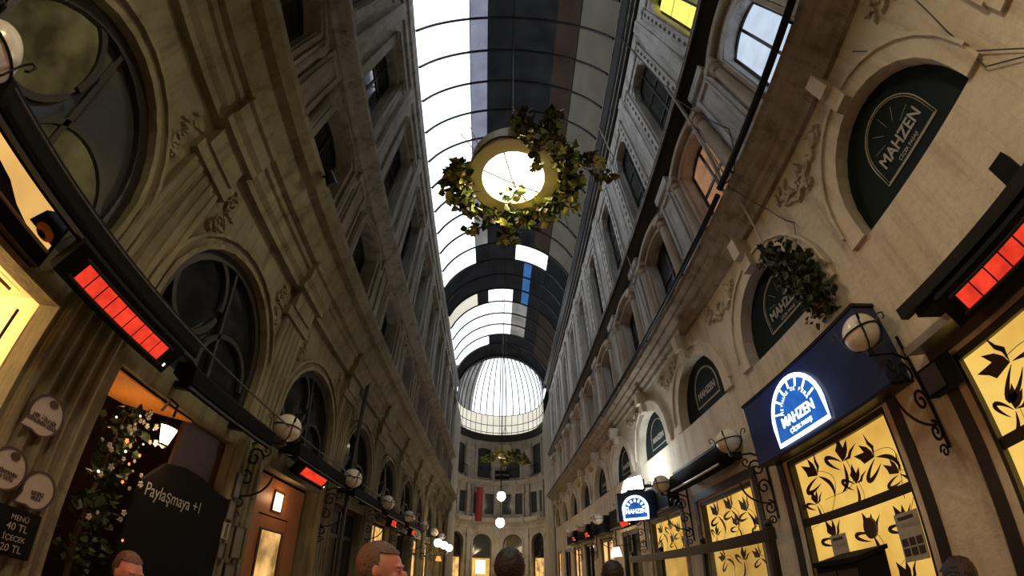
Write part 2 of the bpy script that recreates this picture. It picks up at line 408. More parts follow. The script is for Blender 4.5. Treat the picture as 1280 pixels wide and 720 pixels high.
# ---- right wall trims
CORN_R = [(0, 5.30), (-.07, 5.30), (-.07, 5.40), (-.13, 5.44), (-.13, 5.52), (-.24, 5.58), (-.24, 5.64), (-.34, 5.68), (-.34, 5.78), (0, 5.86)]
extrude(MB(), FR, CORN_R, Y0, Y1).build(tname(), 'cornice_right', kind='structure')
CORN_R2 = [(0, 8.16), (-.08, 8.18), (-.22, 8.30), (-.24, 8.34), (-.27, 8.34), (-.27, 8.44), (0, 8.50)]
extrude(MB(), FR, CORN_R2, Y0, Y1).build(tname(), 'gutter_metal', kind='structure')
m = MB()
for z in (8.36, 8.43): extrude(m, FR, [(-.285, z), (-.27, z), (-.27, z+.02), (-.285, z+.02)], Y0, Y1)
m.build(tname(), 'stone_right_high', kind='structure')
EAVE_R = [(0, 12.6), (-.08, 12.62), (-.08, 12.75), (-.14, 12.8), (-.14, 12.95), (-.2, 13.0), (-.29, 13.25), (-.29, 13.4), (.1, 13.4)]
extrude(MB(), FR, EAVE_R, Y0, Y1).build(tname(), 'gutter_metal', kind='structure')
m = MB()
for d, z in ((-.09, 12.66), (-.15, 12.86), (-.30, 13.3)): extrude(m, FR, [(d-.012, z), (d+.01, z), (d+.01, z+.035), (d-.012, z+.035)], Y0, Y1)
m.build(tname(), 'stone_right_high', kind='structure')
for i, c in enumerate(CR):
    m = MB(); head_ring(m, FR, c, .80, 3.84, 4.02, .80, .20, -.05, .0); head_ring(m, FR, c, .985, 3.98, 4.02, .985, .035, -.08, .0)
    fbox(m, FR, c-.10, c+.10, -.16, 0, 4.82, 5.02); fbox(m, FR, c-.08, c+.08, -.24, 0, 5.02, 5.30)          # keystone and corbel
    m.build(tname(), 'plaster_right', kind='structure')
    m = MB(); blobs(m, FR, [(c+.5, 5.15), (c+.85, 4.95), (c+1.15, 4.95), (c+1.4, 5.1)], .07, 46 if i < 4 else 16, 50+i)
    m.build(tname(), 'relief_stone', kind='structure')
    # first floor: columns, hood, panelled pilaster
    m = MB()
    for s in (-1, 1):
        u = c+s*.70
        for a in (0,):
            prof = [(.13, 6.10), (.13, 6.18), (.105, 6.22), (.10, 6.4), (.09, 7.45), (.12, 7.5), (.13, 7.56), (.13, 7.62)]
            x, y, z = FR(u, -.06, 0); m.lathe(prof, (x, y, 0), 14)
        fbox(m, FR, u-.15, u+.15, -.22, 0, 5.86, 6.10); fbox(m, FR, u-.15, u+.15, -.20, 0, 7.62, 7.74)
    head_ring(m, FR, c, .52, 6.25, 7.60, .16, .07, -.07, .02)
    head_ring(m, FR, c, .60, 7.75, 7.76, .14, .09, -.16, 0)
    m.build(tname(), 'column_stone', kind='structure')
    m = MB(); p = c+PITCHY/2
    fbox(m, FR, p-.30, p+.30, -.07, 0, 5.86, 8.16)
    for a in ((p-.22, p-.18, 6.35, 7.75), (p+.18, p+.22, 6.35, 7.75), (p-.22, p+.22, 6.30, 6.35), (p-.22, p+.22, 7.75, 7.80)): fbox(m, FR, a[0], a[1], -.11, -.07, a[2], a[3])
    fbox(m, FR, p-.34, p+.34, -.14, 0, 5.86, 6.12); fbox(m, FR, p-.33, p+.33, -.13, 0, 7.98, 8.16)
    m.build(tname(), 'stone_right_high', kind='structure')
    # second floor: pierced strips beside each window, lintel with rosettes
    m = MB(); f = MB()
    for s in (-1, 1):
        u = c+s*.70; fbox(m, FR, u-.12, u+.12, -.06, 0, 8.6, 11.95); fbox(m, FR, u-.15, u+.15, -.09, 0, 11.95, 12.1); fbox(m, FR, u-.15, u+.15, -.09, 0, 8.50, 8.62)
    fbox(m, FR, c-.52, c+.52, -.05, 0, 11.95, 12.3); fbox(m, FR, c-.56, c+.56, -.10, 0, 8.72, 8.84)
    for s in (-1, 1):                                            # cut top corners of the opening
        m.add([FR(c+s*.53, .02, 11.80), FR(c+s*.53, .02, 11.35), FR(c+s*.30, .02, 11.80), FR(c+s*.53, .2, 11.80), FR(c+s*.53, .2, 11.35), FR(c+s*.30, .2, 11.80)],
              [(0, 1, 2), (3, 5, 4), (0, 3, 4, 1), (1, 4, 5, 2), (2, 5, 3, 0)])
    o = m.build(tname(), 'stone_right_high', kind='structure')
    if i < 7:
        k = MB()
        for s in (-1, 1):
            q = dots(FR, c+s*.70, .09, 8.9, 11.9, 10, -.0615); k.add(q.v, q.f)
        k.build('piercing', 'gutter_metal', o)
    m = MB(); fbox(m, FR, p-.16, p+.16, -.03, 0, 8.5, 12.6); m.build(tname(), 'stone_right_high', kind='structure')

# ---- left wall trims
def left_corn(g): return [(0, 4.78), (-.10-g, 4.78), (-.10-g, 4.86), (-.15-g, 4.92), (-.15-g, 5.06), (-.19-g, 5.08), (-.19-g, 5.16), (-.26, 5.18), (-.34, 5.34), (-.36, 5.44), (-.47, 5.46), (-.55, 5.56), (-.55, 5.66), (0, 5.74)]
extrude(MB(), FL, left_corn(0), Y0, Y1).build(tname(), 'stone_left', kind='structure')
extrude(MB(), FL, [(0, 7.85), (-.10, 7.86), (-.14, 7.98), (-.26, 8.04), (-.33, 8.1), (-.33, 8.22), (0, 8.30)], Y0, Y1).build(tname(), 'stone_left_high', kind='structure')
extrude(MB(), FL, [(0, 12.5), (-.06, 12.52), (-.06, 12.8), (-.11, 12.9), (-.11, 13.4), (.1, 13.4)], Y0, Y1).build(tname(), 'stone_left_high', kind='structure')
for i, c in enumerate(CL):
    p = c+PL_/2
    m = MB(); head_ring(m, FL, c, .88, 2.85, 3.36, .88, .05, -.07, .0); head_ring(m, FL, c, .93, 2.85, 3.36, .93, .07, -.035, .0); head_ring(m, FL, c, 1.0, 2.85, 3.36, 1.0, .035, -.08, 0)
    m.build(tname(), 'stone_left', kind='structure')
    m = MB(); fbox(m, FL, p-.26, p+.26, -.05, 0, 0, 4.40)         # fluted pilaster with its cap
    for j in range(5): 
        u = p-.22+.11*j; x, y, z = FL(u, -.05, 0); m.tube([(x, y, .9), (x, y, 4.32)], .036, 8)
    fbox(m, FL, p-.32, p+.32, -.10, 0, 4.36, 4.50); fbox(m, FL, p-.30, p+.30, -.08, 0, 0, .85); fbox(m, FL, p-.26, p+.26, -.13, 0, 4.50, 4.78)
    m.build(tname(), 'stone_left', kind='structure')
    m = MB(); g = .10                                              # the cornice steps forward over every pilaster
    extrude(m, FL, [(-.02, 4.775), (-.20, 4.775), (-.20, 4.86), (-.25, 4.92), (-.25, 5.10), (-.29, 5.12), (-.29, 5.2), (-.1, 5.2)], p-.36, p+.36)
    m.build(tname(), 'stone_left', kind='structure')
    if i < 6:
        m = MB()
        for s in (-1, 1): blobs(m, FL, [(p+s*.42, 4.05), (p+s*.50, 4.3), (p+s*.46, 4.6)], .045, 34, 90+i*2+s)
        m.build(tname(), 'stone_left', kind='structure')
    cu = c+.18; p = cu+PL_/2
    m = MB()
    head_ring(m, FL, cu, .57, 5.9, 7.45, .18, .09, -.07, .02); head_ring(m, FL, cu, .68, 5.75, 7.47, .18, .05, -.12, 0)
    for s in (-1, 1):
        x, y, z = FL(cu+s*.80, -.05, 0); m.lathe([(.12, 5.74), (.12, 5.85), (.09, 5.9), (.08, 7.2), (.12, 7.28), (.12, 7.36)], (x, y, 0), 12)
    m.build(tname(), 'stone_left_high', kind='structure')
    m = MB(); fbox(m, FL, p-.26, p+.26, -.08, 0, 5.72, 7.85)
    for a in ((p-.19, p-.15), (p+.15, p+.19)): fbox(m, FL, a[0], a[1], -.12, -.08, 6.1, 7.6)
    fbox(m, FL, p-.19, p+.19, -.12, -.08, 6.05, 6.1); fbox(m, FL, p-.19, p+.19, -.12, -.08, 7.6, 7.65)
    m.build(tname(), 'stone_left_high', kind='structure')
    m = MB()
    for s in (-1, 1): u = cu+s*.68; fbox(m, FL, u-.12, u+.12, -.07, 0, 8.3, 11.6); fbox(m, FL, u-.15, u+.15, -.11, 0, 11.5, 11.7)
    fbox(m, FL, cu-.60, cu+.60, -.10, 0, 8.42, 8.56); fbox(m, FL, cu-.80, cu+.80, -.16, 0, 11.62, 11.75)
    fbox(m, FL, p-.20, p+.20, -.10, 0, 8.3, 12.5)
    m.build(tname(), 'stone_left_high', kind='structure')

OLIVE = ((.34, -.36, .40, .40), (-.40, .16, .36, .42))
# ---- windows of both facades
for i, c in enumerate(CR):
    pane = {1: 'white_pane', 2: 'orange_pane'}.get(i, 'window_grey')
    window(FR, c, .50, 6.25, 7.60, .16, .20, pane, bars=(1, 0) if i == 1 else (1, 1), fw=.05)
    w = window(FR, c, .53, 8.9, 11.7, .10, .22, 'window_grey', bars=(1, 2), fw=.06)
    if i == 1:
        g = MB(); g.add([FR(c+.03, .225, 8.95), FR(c+.47, .225, 8.95), FR(c+.47, .225, 11.6), FR(c+.03, .225, 11.6)], [(0, 1, 2, 3)]); g.build('lit_pane', 'yellow_pane', w)
        g = MB(); g.add([FR(c-.47, .225, 8.95), FR(c-.03, .225, 8.95), FR(c-.03, .225, 11.6), FR(c-.47, .225, 11.6)], [(0, 1, 2, 3)]); g.build('dim_pane', 'olive_pane', w)
for i, c in enumerate(CL):
    window(FL, c+.18, .55, 5.9, 7.45, .18, .22, 'dark_glass', bars=(1, 1), fw=.06)
    window(FL, c+.18, .53, 8.6, 11.3, .10, .22, 'dark_glass', bars=(1, 2), fw=.06)
    # lunette with curved glazing bars: a big olive pane and two round-cornered panes
    m = MB(); B = basis(FL(c, .09, 3.50), EXL)
    head_ring(m, FL, c, .78, 2.85, 3.36, .78, .10, .03, .12)
    for ox, oz, ra, rb in OLIVE: m.band([(ox+ra*math.cos(t), oz+rb*math.sin(t)) for t in [2*PI*k/28 for k in range(28)] if abs(ox+ra*math.cos(t)) < .80], .05, B, 0, .05)
    m.band([(-.10+.30*k/8, .70-1.3*k/8+.12*math.sin(PI*k/8)) for k in range(9)], .04, B, 0, .05)
    o = m.build(wname(), 'dark_frame', kind='structure')
    g = MB(); head_fill(g, FL, c, .88, 2.85, 3.36, .88, .105); g.build('pane', 'dark_glass' if i > 1 else 'window_grey', o)
    if i == 1:
        for ox, oz, ra, rb in OLIVE:
            g = MB(); g.prism([(ox+ra*math.cos(t), oz+rb*math.sin(t)) for t in [2*PI*k/24 for k in range(24)]], B, -.008, .0); g.build('olive_pane', 'olive_lit', o)

# ---- roof vault: iron ribs every 1.13 m, covering of clear, dirty and patched panes
XC, HW, RISE = .16, 2.87, 2.05
RR = (HW*HW+RISE*RISE)/(2*RISE); ZC = 13.38+RISE-RR; A0 = math.asin(HW/RR)
def vp(x, dz=0):
    a = math.asin((x-XC)/RR); return (XC+(RR+dz)*math.sin(a), ZC+(RR+dz)*math.cos(a))
cols = [-2.70, -2.0, -1.3, -.72, -.05, .65, 1.12, 1.5, 2.18, 2.75, 3.02]
rows = [-3.1+1.13*k for k in range(24)]; rows[-1] = Y1
def cover(x, y):
    if y < 8.7: return 'roof_clear' if x < -1.3 else 'roof_lilac' if x < -.72 else 'roof_smoke' if x < 1.5 else 'roof_brown' if x < 2.18 else 'roof_beige'
    if y < 12.6: return 'roof_clear' if x < -1.3 else 'roof_grey' if x < -.72 else 'roof_smoke' if x < 1.5 else 'roof_brown' if x < 2.18 else 'roof_beige'
    if y < 13.8: return 'roof_clear' if x < -1.3 or .65 < x < 2.2 else 'roof_smoke'
    if y < 16.3: return 'roof_blue' if 1.12 < x < 1.5 else 'roof_smoke'
    if y < 17.4: return 'roof_cream' if x < -1.3 else 'roof_smoke' if x < -.72 else 'roof_clear' if x < .65 else 'roof_blue' if 1.12 < x < 1.5 else 'roof_smoke'
    if y < 20.6: return 'roof_clear' if x < .65 else ('roof_grey' if x < 1.5 else 'roof_smoke' if x < 2.18 else 'roof_brown')
    if y < 22: return 'roof_clear' if x < -.72 else 'roof_smoke' if x < 2.18 else 'roof_brown'
    return 'roof_smoke'
patch = {}
for y0, y1 in zip(rows, rows[1:]):
    for x0, x1 in zip(cols, cols[1:]):
        mm = patch.setdefault(cover((x0+x1)/2, (y0+y1)/2), MB())
        for k in range(3):
            a, b = x0+(x1-x0)*k/3, x0+(x1-x0)*(k+1)/3; (xa, za), (xb, zb) = vp(a), vp(b)
            mm.add([(xa, y0, za), (xb, y0, zb), (xb, y1, zb), (xa, y1, za)], [(0, 1, 2, 3)])
for k, (n, mm) in enumerate(sorted(patch.items())): mm.build('ceiling' if k == 0 else 'ceiling_%d' % k, n, kind='structure')
for y in rows:
    m = MB(); m.tube([(vp(-2.70+5.72*k/28, -.05)[0], y, vp(-2.70+5.72*k/28, -.05)[1]) for k in range(29)], .046, 6)
    m.build(tname(), 'gutter_metal', kind='structure')
for x in (-1.3, -.72, .1, .65, 2.18):
    X, Z = vp(x, -.03); m = MB(); m.box((X-.012, Y0, Z-.02), (X+.012, Y1, Z+.02)) if x not in (.65,) else m.box((X-.01, 12, Z-.02), (X+.01, 21, Z+.02)); m.build(tname(), 'gutter_metal', kind='structure')
# gable that closes the roof over the rear and keeps the sky out beside the vault
m = MB(); m.box((-6, Y0-.2, 13.3), (-2.70, Y1, 13.42)); m.box((3.02, Y0-.2, 13.38), (6.5, Y1, 13.46)); m.build('ceiling_sides', 'roof_dark', kind='structure')

# ---- rotunda at the far end
XR_, YR, RO = .12, 27.7, 3.35
FO = roundF(XR_, YR, RO)
CO = [-3.495, -1.165, 1.165, 3.495]; UE = PI*RO/2
m = MB(); mu = MB()
for c in CO:
    a, b = c-1.165, c+1.165
    wall_bay(m, FO, a, b, 0, 5.0, c, .74, 0, 3.45, .74, .35)
    for s in (-1, 1): wall_bay(mu, FO, c+s*.5825-.5825, c+s*.5825+.5825, 5.0, 8.2, c+s*.5, .34, 5.7, 7.3, 0, .3)
    wall_bay(mu, FO, a, b, 8.2, 12.1, c, .55, 8.6, 10.9, .1, .3)
for a, b in ((-UE, -4.665), (4.665, UE)): fbox(m, FO, a, b, 0, .1, 0, 12.1)
m.build('wall_far', 'stone_far', kind='structure'); mu.build('wall_far_upper', 'stone_far', kind='structure')
for n, prof, mt in (('a', [(0, 4.55), (-.06, 4.55), (-.10, 4.75), (-.12, 4.95), (-.55, 5.05), (-.58, 5.35), (-.52, 5.36), (-.52, 5.15), (0, 5.12)], 'stone_far'),
                    ('b', [(0, 7.9), (-.1, 7.95), (-.3, 8.15), (-.34, 8.3), (0, 8.34)], 'stone_far'),
                    ('c', [(0, 11.6), (-.1, 11.65), (-.2, 11.9), (-.28, 12.1), (0, 12.2)], 'gutter_metal')):
    extrude(MB(), FO, prof, -UE, UE, .5).build(tname(), mt, kind='structure')
for i in range(5):
    u = -4.66+2.33*i; m = MB(); fbox(m, FO, u-.16, u+.16, -.10, 0, 0, 4.55); fbox(m, FO, u-.20, u+.20, -.16, 0, 3.9, 4.1); fbox(m, FO, u-.10, u+.10, -.62, -.5, 5.0, 5.45)
    m.build(tname(), 'stone_far', kind='structure')
for i, c in enumerate(CO):
    m = MB(); head_ring(m, FO, c, .74, 0, 3.45, .74, .14, -.06, 0); m.build(tname(), 'stone_far', kind='structure')
    for s in (-1, 1):
        window(FO, c+s*.5, .34, 5.7, 7.3, 0, .15, 'window_grey', bars=(1, 1), fw=.04)
        m = MB(); x, y, z = FO(c+s*.5-.42 if s < 0 else c+s*.5+.42, -.1, 0); m.lathe([(.12, 5.2), (.12, 5.6), (.08, 5.65), (.07, 7.2), (.12, 7.35), (.12, 7.9)], (x, y, 0), 10)
        m.build(tname(), 'stone_far', kind='structure')
    w = window(FO, c, .55, 8.6, 10.9, .1, .15, 'window_grey', bars=(1, 2), fw=.05)
    m = MB()
    for s in (-1, 1): fbox(m, FO, c+s*.72-.1, c+s*.72+.1, -.06, 0, 8.4, 11.2)
    m.build(tname(), 'stone_far', kind='structure')
    # first-gallery railings in front of the upper windows
    m = MB()
    for k in range(9): fbox(m, FO, c-.6+.15*k-.01, c-.6+.15*k+.01, -.3, -.28, 8.34, 9.2)
    fbox(m, FO, c-.64, c+.64, -.31, -.27, 9.2, 9.26); fbox(m, FO, c-.64, c+.64, -.31, -.27, 8.5, 8.54)
    m.build('balcony_railing', 'black_metal'); tag(C.objects[-1] if False else bpy.data.objects[[o.name for o in C.objects if o.name.startswith('balcony_railing')][-1]],
        ['black iron railing at the left end of the far round gallery', 'black iron railing left of centre on the far round gallery', 'black iron railing right of centre on the far round gallery', 'black iron railing at the right end of the far round gallery'][i], 'railing', 'railings of the far gallery')
# doors and lit rooms under the far arches
for i, c in enumerate(CO):
    m = MB(); head_ring(m, FO, c, .66, 0, 3.45, .66, .08, .18, .26); fbox(m, FO, c-.70, c+.70, .18, .26, 2.35, 2.5)
    for u in (-.22, .22): fbox(m, FO, c+u-.03, c+u+.03, .18, .24, 0, 2.4)
    o = m.build(wname(), 'wood_dark', kind='structure')
    g = MB(); head_fill(g, FO, c, .74, 2.4, 3.45, .74, .25); g.build('fanlight', ['dark_glass', 'window_grey', 'olive_glass', 'dark_glass'][i], o)
    g = MB(); g.add([FO(c-.70, .25, 0), FO(c+.70, .25, 0), FO(c+.70, .25, 2.38), FO(c-.70, .25, 2.38)], [(0, 1, 2, 3)]); g.build('pane', ['shop_glow', 'gold_glass', 'shop_glow', 'shop_glow'][i], o)
m = MB(); fbox(m, FO, -1.5, -.85, .10, .15, 1.2, 2.2); o = m.build('lit_notice', 'shop_white'); tag(o, 'glowing pale notice in the doorway under the left centre far arch', 'sign')
# drum of cream panes and ribbed glass dome
m = MB(); m.lathe([(RO-.02, 12.1), (RO-.02, 13.9)], (XR_, YR, 0), 40, 0, PI); m.build('ceiling_drum', 'roof_cream', kind='structure')
m = MB()
for k in range(21):
    a = PI*k/20; x, y = XR_+(RO-.06)*math.cos(a), YR+(RO-.06)*math.sin(a); m.tube([(x, y, 12.1), (x, y, 13.9)], .022, 5)
for z in (12.35, 13.88, 13.0): m.tube([(XR_+(RO-.06)*math.cos(PI*k/24), YR+(RO-.06)*math.sin(PI*k/24), z) for k in range(25)], .03, 5)
m.build(tname(), 'gutter_metal', kind='structure')
prof = [(RO*math.cos(t), 13.9+5.4*math.sin(t)) for t in [PI/2*k/14 for k in range(15)]]
m = MB(); m.lathe(prof, (XR_, YR, 0), 24, 0, .74*PI); m.build('ceiling_dome', 'dome_white', kind='structure')
m = MB(); m.lathe(prof, (XR_, YR, 0), 8, .74*PI, PI); m.build('ceiling_dome_patched', 'roof_grey', kind='structure')
m = MB()
for k in range(19):
    a = PI*k/18; m.tube([(XR_+(r-.06)*math.cos(a), YR+(r-.06)*math.sin(a), z) for r, z in prof[:-1]], .045, 5)
m.build(tname(), 'gutter_metal', kind='structure')
# the tall roof bay that joins the vault to the half dome
m = MB(); q = [(XR_+s_*r, z) for s_, pr in ((-1, prof), (1, prof[::-1])) for r, z in pr]
def nr(x, z): return (XC+(x-XR_)*2.87/RO, 13.38+(z-13.9)*2.10/5.4)
for (xa, za), (xb, zb) in zip(q, q[1:]): (na, nza), (nb, nzb) = nr(xa, za), nr(xb, zb); m.add([(na, Y1+.25, nza), (nb, Y1+.25, nzb), (xb, YR, zb), (xa, YR, za)], [(0, 1, 2, 3)])
for s_ in (-1, 1): m.box((XR_+s_*RO-.03, Y1+.3, 12.1), (XR_+s_*RO+.03, YR, 13.92))
m.build('ceiling_bay', 'roof_smoke', kind='structure')
# arch wall between the vault end and the dome, and the side piers of the rotunda mouth
m = MB(); n = 20
for k in range(n):
    x0, x1 = -2.70+5.72*k/n, -2.70+5.72*(k+1)/n; (xa, za), (xb, zb) = vp(x0, -.12), vp(x1, -.12)
    m.box8([(xa, Y1, za), (xb, Y1, zb), (xb, Y1+.3, zb), (xa, Y1+.3, za), (xa, Y1, za+.4), (xb, Y1, zb+.4), (xb, Y1+.3, zb+.4), (xa, Y1+.3, za+.4)])
m.box((-6, Y1, 0), (-WL-.02, Y1+.3, 14.5)); m.box((WR+.02, Y1, 0), (6.5, Y1+.3, 14.5)); m.box((-6, Y1, 13.0), (-2.69, Y1+.3, 14.5)); m.box((3.01, Y1, 13.0), (6.5, Y1+.3, 14.5))
m.build('wall_arch', 'roof_dark', kind='structure')
m = MB()
for s, x in ((-1, -WL), (1, WR)): m.box((min(x, XR_+s*RO), Y1+.3, 0), (max(x, XR_+s*RO)+.05, YR, 12.2))
m.build('wall_rotunda_sides', 'stone_far', kind='structure')
m = MB(); m.box((-6, Y1+.3, 12.0), (XR_-RO+.05, YR+.3, 12.2)); m.box((XR_+RO-.05, Y1+.3, 12.0), (6.5, YR+.3, 12.2)); m.build('ceiling_rotunda_sides', 'roof_dark', kind='structure')

# ------------------------------------------------------------------ signs and shopfronts, right side
ORD = ['first', 'second', 'third', 'fourth', 'fifth', 'sixth', 'seventh', 'eighth', 'ninth', 'tenth', 'eleventh']
def arch_pts(w, h, n=16):   # flat-based pointed-round outline, base at 0
    r = w/2; return [(-r, 0)]+[(-r*math.cos(PI*k/n), (h-r)+r*math.sin(PI*k/n)) for k in range(n+1)]+[(r, 0)]
def arch_logo(B, w, h, line, line_mat, txt_mat, par, main='MAHZEN', small=True, msize=.2, heavy=1.0):
    p = arch_pts(w, h)
    MB().band(p, line, B, 0, .012, True).build('logo_outline', line_mat, par)
    cz = h*.42
    for k in range(7):
        a = PI*(k+.5)/7; ra, rb = w*.30, w*.42
        MB().band([(ra*math.cos(a), cz+ra*math.sin(a)), (rb*math.cos(a), cz+rb*math.sin(a))], line*.45*heavy, B, 0, .01).build('logo_ray', line_mat, par)
    text('logo_word', main, msize, lambda a, b, c=0: B(a, b+h*.33, c), txt_mat, par, .014, w=.84, bold=msize*.012*heavy)
    if small:
        text('logo_small_word', 'ÇİÇEK PASAJI', msize*.42, lambda a, b, c=0: B(a, b+h*.14, c), txt_mat, par, .012, w=.9)
        s = 'MEYHANE DE PERA'
        for k, ch in enumerate(s):
            if ch == ' ': continue
            a = PI*(.93-.86*k/(len(s)-1)); ra = w*.27; ox, oz = ra*math.cos(a), cz+ra*math.sin(a); ph = a-PI/2
            text('logo_letter', ch, msize*.36, lambda u, v, c=0, ox=ox, oz=oz, ph=ph: B(ox+u*math.cos(ph)-v*math.sin(ph), oz+u*math.sin(ph)+v*math.cos(ph), c), txt_mat, par, .012)
for i, c in enumerate(CR):
    if i == 0 or i > 8: 
        m = MB(); head_fill(m, FR, c, .80, 3.84, 4.02, .80, .16); m.build(wname(), 'dark_green_panel', kind='structure'); continue
    near = ['', 'nearest to the camera at the top right', 'half hidden behind hanging ivy', 'third from the front', 'fourth from the front', 'fifth from the front', 'sixth from the front', 'seventh from the front', 'farthest down the passage']
    t = empty('arch_sign', (WR+.13, c, 3.84), 'dark green half-round arch sign, '+near[i], 'sign', 'dark green arch signs of the right wall')
    m = MB(); o = opening(c, .79, 3.84, 4.02, .79); B = basis((WR+.13, c, 3.84), EXR)
    m.prism([(-(u-c), z-3.84+.01) for u, z in o]+[(-.79, .01), (.79, .01)], B, -.04, 0); t = m.build('panel', 'dark_green_panel', t)
    if i < 7:
        B2 = basis((WR+.128, c-.04, 4.04), EXR)
        MB().band(arch_pts(.80, .60), .012, B2, 0, .008, True).build('outline', 'sign_cream', t)
        if i < 4: MB().band(arch_pts(.75, .565), .006, basis((WR+.128, c-.04, 4.055), EXR), 0, .006, True).build('inner_outline', 'sign_cream', t)
        if i < 3:
            for k in range(5): a = PI*(k+.5)/5; MB().band([(.14*math.cos(a), .24+.14*math.sin(a)), (.30*math.cos(a), .22+.30*math.sin(a))], .004, B2, 0, .004).build('ray', 'poster_grey', t)
            text('small_word', 'ÇİÇEK PASAJI', .05, lambda a, b, c_=0: B2(a, b+.06, c_), 'poster_grey', t, .006)
        text('word', 'MAHZEN', .17, lambda a, b, c_=0: B2(a, b+.18, c_), 'sign_cream', t, .008, w=.9, bold=.003)

# gold lit shop windows with tulip tracery
def tulip(m, B, x, z, s, rot, seed):
    rn = random.Random(seed)
    def T(u, v): return (x+s*(u*math.cos(rot)-v*math.sin(rot)), z+s*(u*math.sin(rot)+v*math.cos(rot)))
    for e in (-1, 0, 1):                                          # three pointed petals
        pts = [(0, 0), (e*.15-.06, .12), (e*.15-.05, .22), (e*.22-.01, .38), (e*.10+.055, .22), (e*.10+.05, .10)]
        m.prism([T(*p) for p in pts], B, 0, .004)
    k = 12; pts = [(-.02-.42*math.sin(PI*j/k)*.9, -.02-.26*(1-math.cos(PI*j/k))*.5+.12*j/k) for j in range(k+1)]
    m.band([T(*p) for p in pts], [s*(.006+.080*math.sin(PI*j/k)) for j in range(k+1)], B, 0, .004)   # thick curling leaf
    pts = [(.02+.16*math.sin(PI*.8*j/k), -.03-.50*j/k) for j in range(k+1)]
    m.band([T(*p) for p in pts], [s*(.006+.070*math.sin(PI*j/k)) for j in range(k+1)], B, 0, .004)
    pts = [(.30*math.sin(j/k*4), .1-.9*j/k) for j in range(k+1)]
    m.band([T(*p) for p in pts], s*.008, B, 0, .003)                # thin tendril
def gold_window(i, c, w=.73, zt=2.46, zm=1.80, tulips=9):
    m = MB(); d = .06
    fbox(m, FR, c-w-.10, c-w, d-.05, d+.1, 0, zt+.12); fbox(m, FR, c+w, c+w+.10, d-.05, d+.1, 0, zt+.12)
    fbox(m, FR, c-w-.10, c+w+.10, d-.05, d+.1, zt, zt+.12); fbox(m, FR, c-w, c+w, d-.03, d+.08, zm-.06, zm+.03); fbox(m, FR, c-w, c+w, d-.03, d+.08, 0, .35)
    fbox(m, FR, c-w-.2, c-w-.1, -.02, .08, 0, 2.62); fbox(m, FR, c+w+.1, c+w+.2, -.02, .08, 0, 2.62); fbox(m, FR, c-w-.2, c+w+.2, -.04, .06, 2.56, 2.68)
    o = m.build(wname(), 'dark_frame', kind='structure')
    for k, (a, b) in enumerate(((zm+.03, zt), (.35, zm-.06))):
        g = MB(); g.add([FR(c-w, d+.04, a), FR(c+w, d+.04, a), FR(c+w, d+.04, b), FR(c-w, d+.04, b)], [(0, 1, 2, 3)]); g.build('upper_glass' if k == 0 else 'lower_glass', 'gold_glass', o)
    B = basis(FR(c, d+.036, 0), EXR); rn = random.Random(5+i); m = MB()
    spots = [(-.42, 2.24, .62, .5), (.0, 2.26, .60, -.3), (.40, 2.16, .58, .5), (.08, 2.0, .45, -.2), (-.55, 1.95, .4, -.4), (.6, 1.93, .42, .4),
             (-.4, 1.55, .5, .3), (.1, 1.5, .5, -.3), (.5, 1.5, .45, .3), (-.2, 1.05, .6, 0), (.4, 1.0, .5, .4), (.0, .65, .5, .2)][:12 if i < 4 else 6]
    for k, (x, z, s, r) in enumerate(spots): tulip(m, B, x, z, s, r+rn.uniform(-.5, .5), k)
    m.build('tulip_tracery', 'wood_dark', o)
    return o
for i, c in enumerate(CR):
    if i <= 4: gold_window(i, c)
    else:
        m = MB(); fbox(m, FR, c-.76, c-.68, .05, .14, 0, 2.5); fbox(m, FR, c+.68, c+.76, .05, .14, 0, 2.5); fbox(m, FR, c-.76, c+.76, .05, .14, 2.4, 2.52); fbox(m, FR, c-.04, c+.04, .05, .14, 0, 2.4)
        o = m.build(wname(), 'dark_frame', kind='structure')
        g = MB(); g.add([FR(c-.72, .1, 0), FR(c+.72, .1, 0), FR(c+.72, .1, 2.45), FR(c-.72, .1, 2.45)], [(0, 1, 2, 3)]); g.build('pane', 'dark_glass' if i % 2 else 'shop_glow', o)
# menu posters and a painted dark oval reflection on the lower glass of the second gold window
def menu(name, y, z, w, h, label):
    t = empty(name, (WR+.02, y, z), label, 'menu poster', 'menu posters on the gold window')
    B = basis((WR+.02, y, z), EXR)
    MB().prism([(-w/2, -h/2), (w/2, -h/2), (w/2, h/2), (-w/2, h/2)], B, -.01, 0).build('board', 'poster_grey', t); t = [o_ for o_ in C.objects if o_.parent == t][-1]
    m = MB()
    for r in range(2):
        for k in range(3):
            x = -w/2+w*(.06+.31*k); zz = -h*.02-h*.20*r-h*.16; m.prism([(x, zz), (x+w*.25, zz), (x+w*.25, zz+h*.16), (x, zz+h*.16)], B, 0, .003)
    m.build('picture_grid', 'sign_ink', t)
    m = MB().prism([(-w*.36, h*.36), (w*.30, h*.36), (w*.30, h*.43), (-w*.36, h*.43)], B, 0, .003); m.build('heading_block', 'sign_ink', t)
    text('heading', 'MENÜ', h*.16, lambda a, b, c_=0: B(a+w*.1, b+h*.24, c_), 'sign_cream', t, .005)
menu('menu_poster', 2.53, 1.39, .25, .42, 'larger menu poster with six dark pictures on the second gold window, right side')
menu('menu_poster', 3.40, 1.38, .22, .40, 'smaller menu poster with six dark pictures on the second gold window, left side')
m = MB(); m.prism([(.075*math.cos(2*PI*k/24), .10*math.sin(2*PI*k/24)) for k in range(24)], basis((WR+.03, 2.97, 1.555), EXR), -.03, 0); tag(m.build('oval_reflection', 'wood_dark'), 'painted small dark oval plaque on the lower gold glass between two menu posters', 'reflection')  # a lamp's reflection in the glass, painted as a dark disc
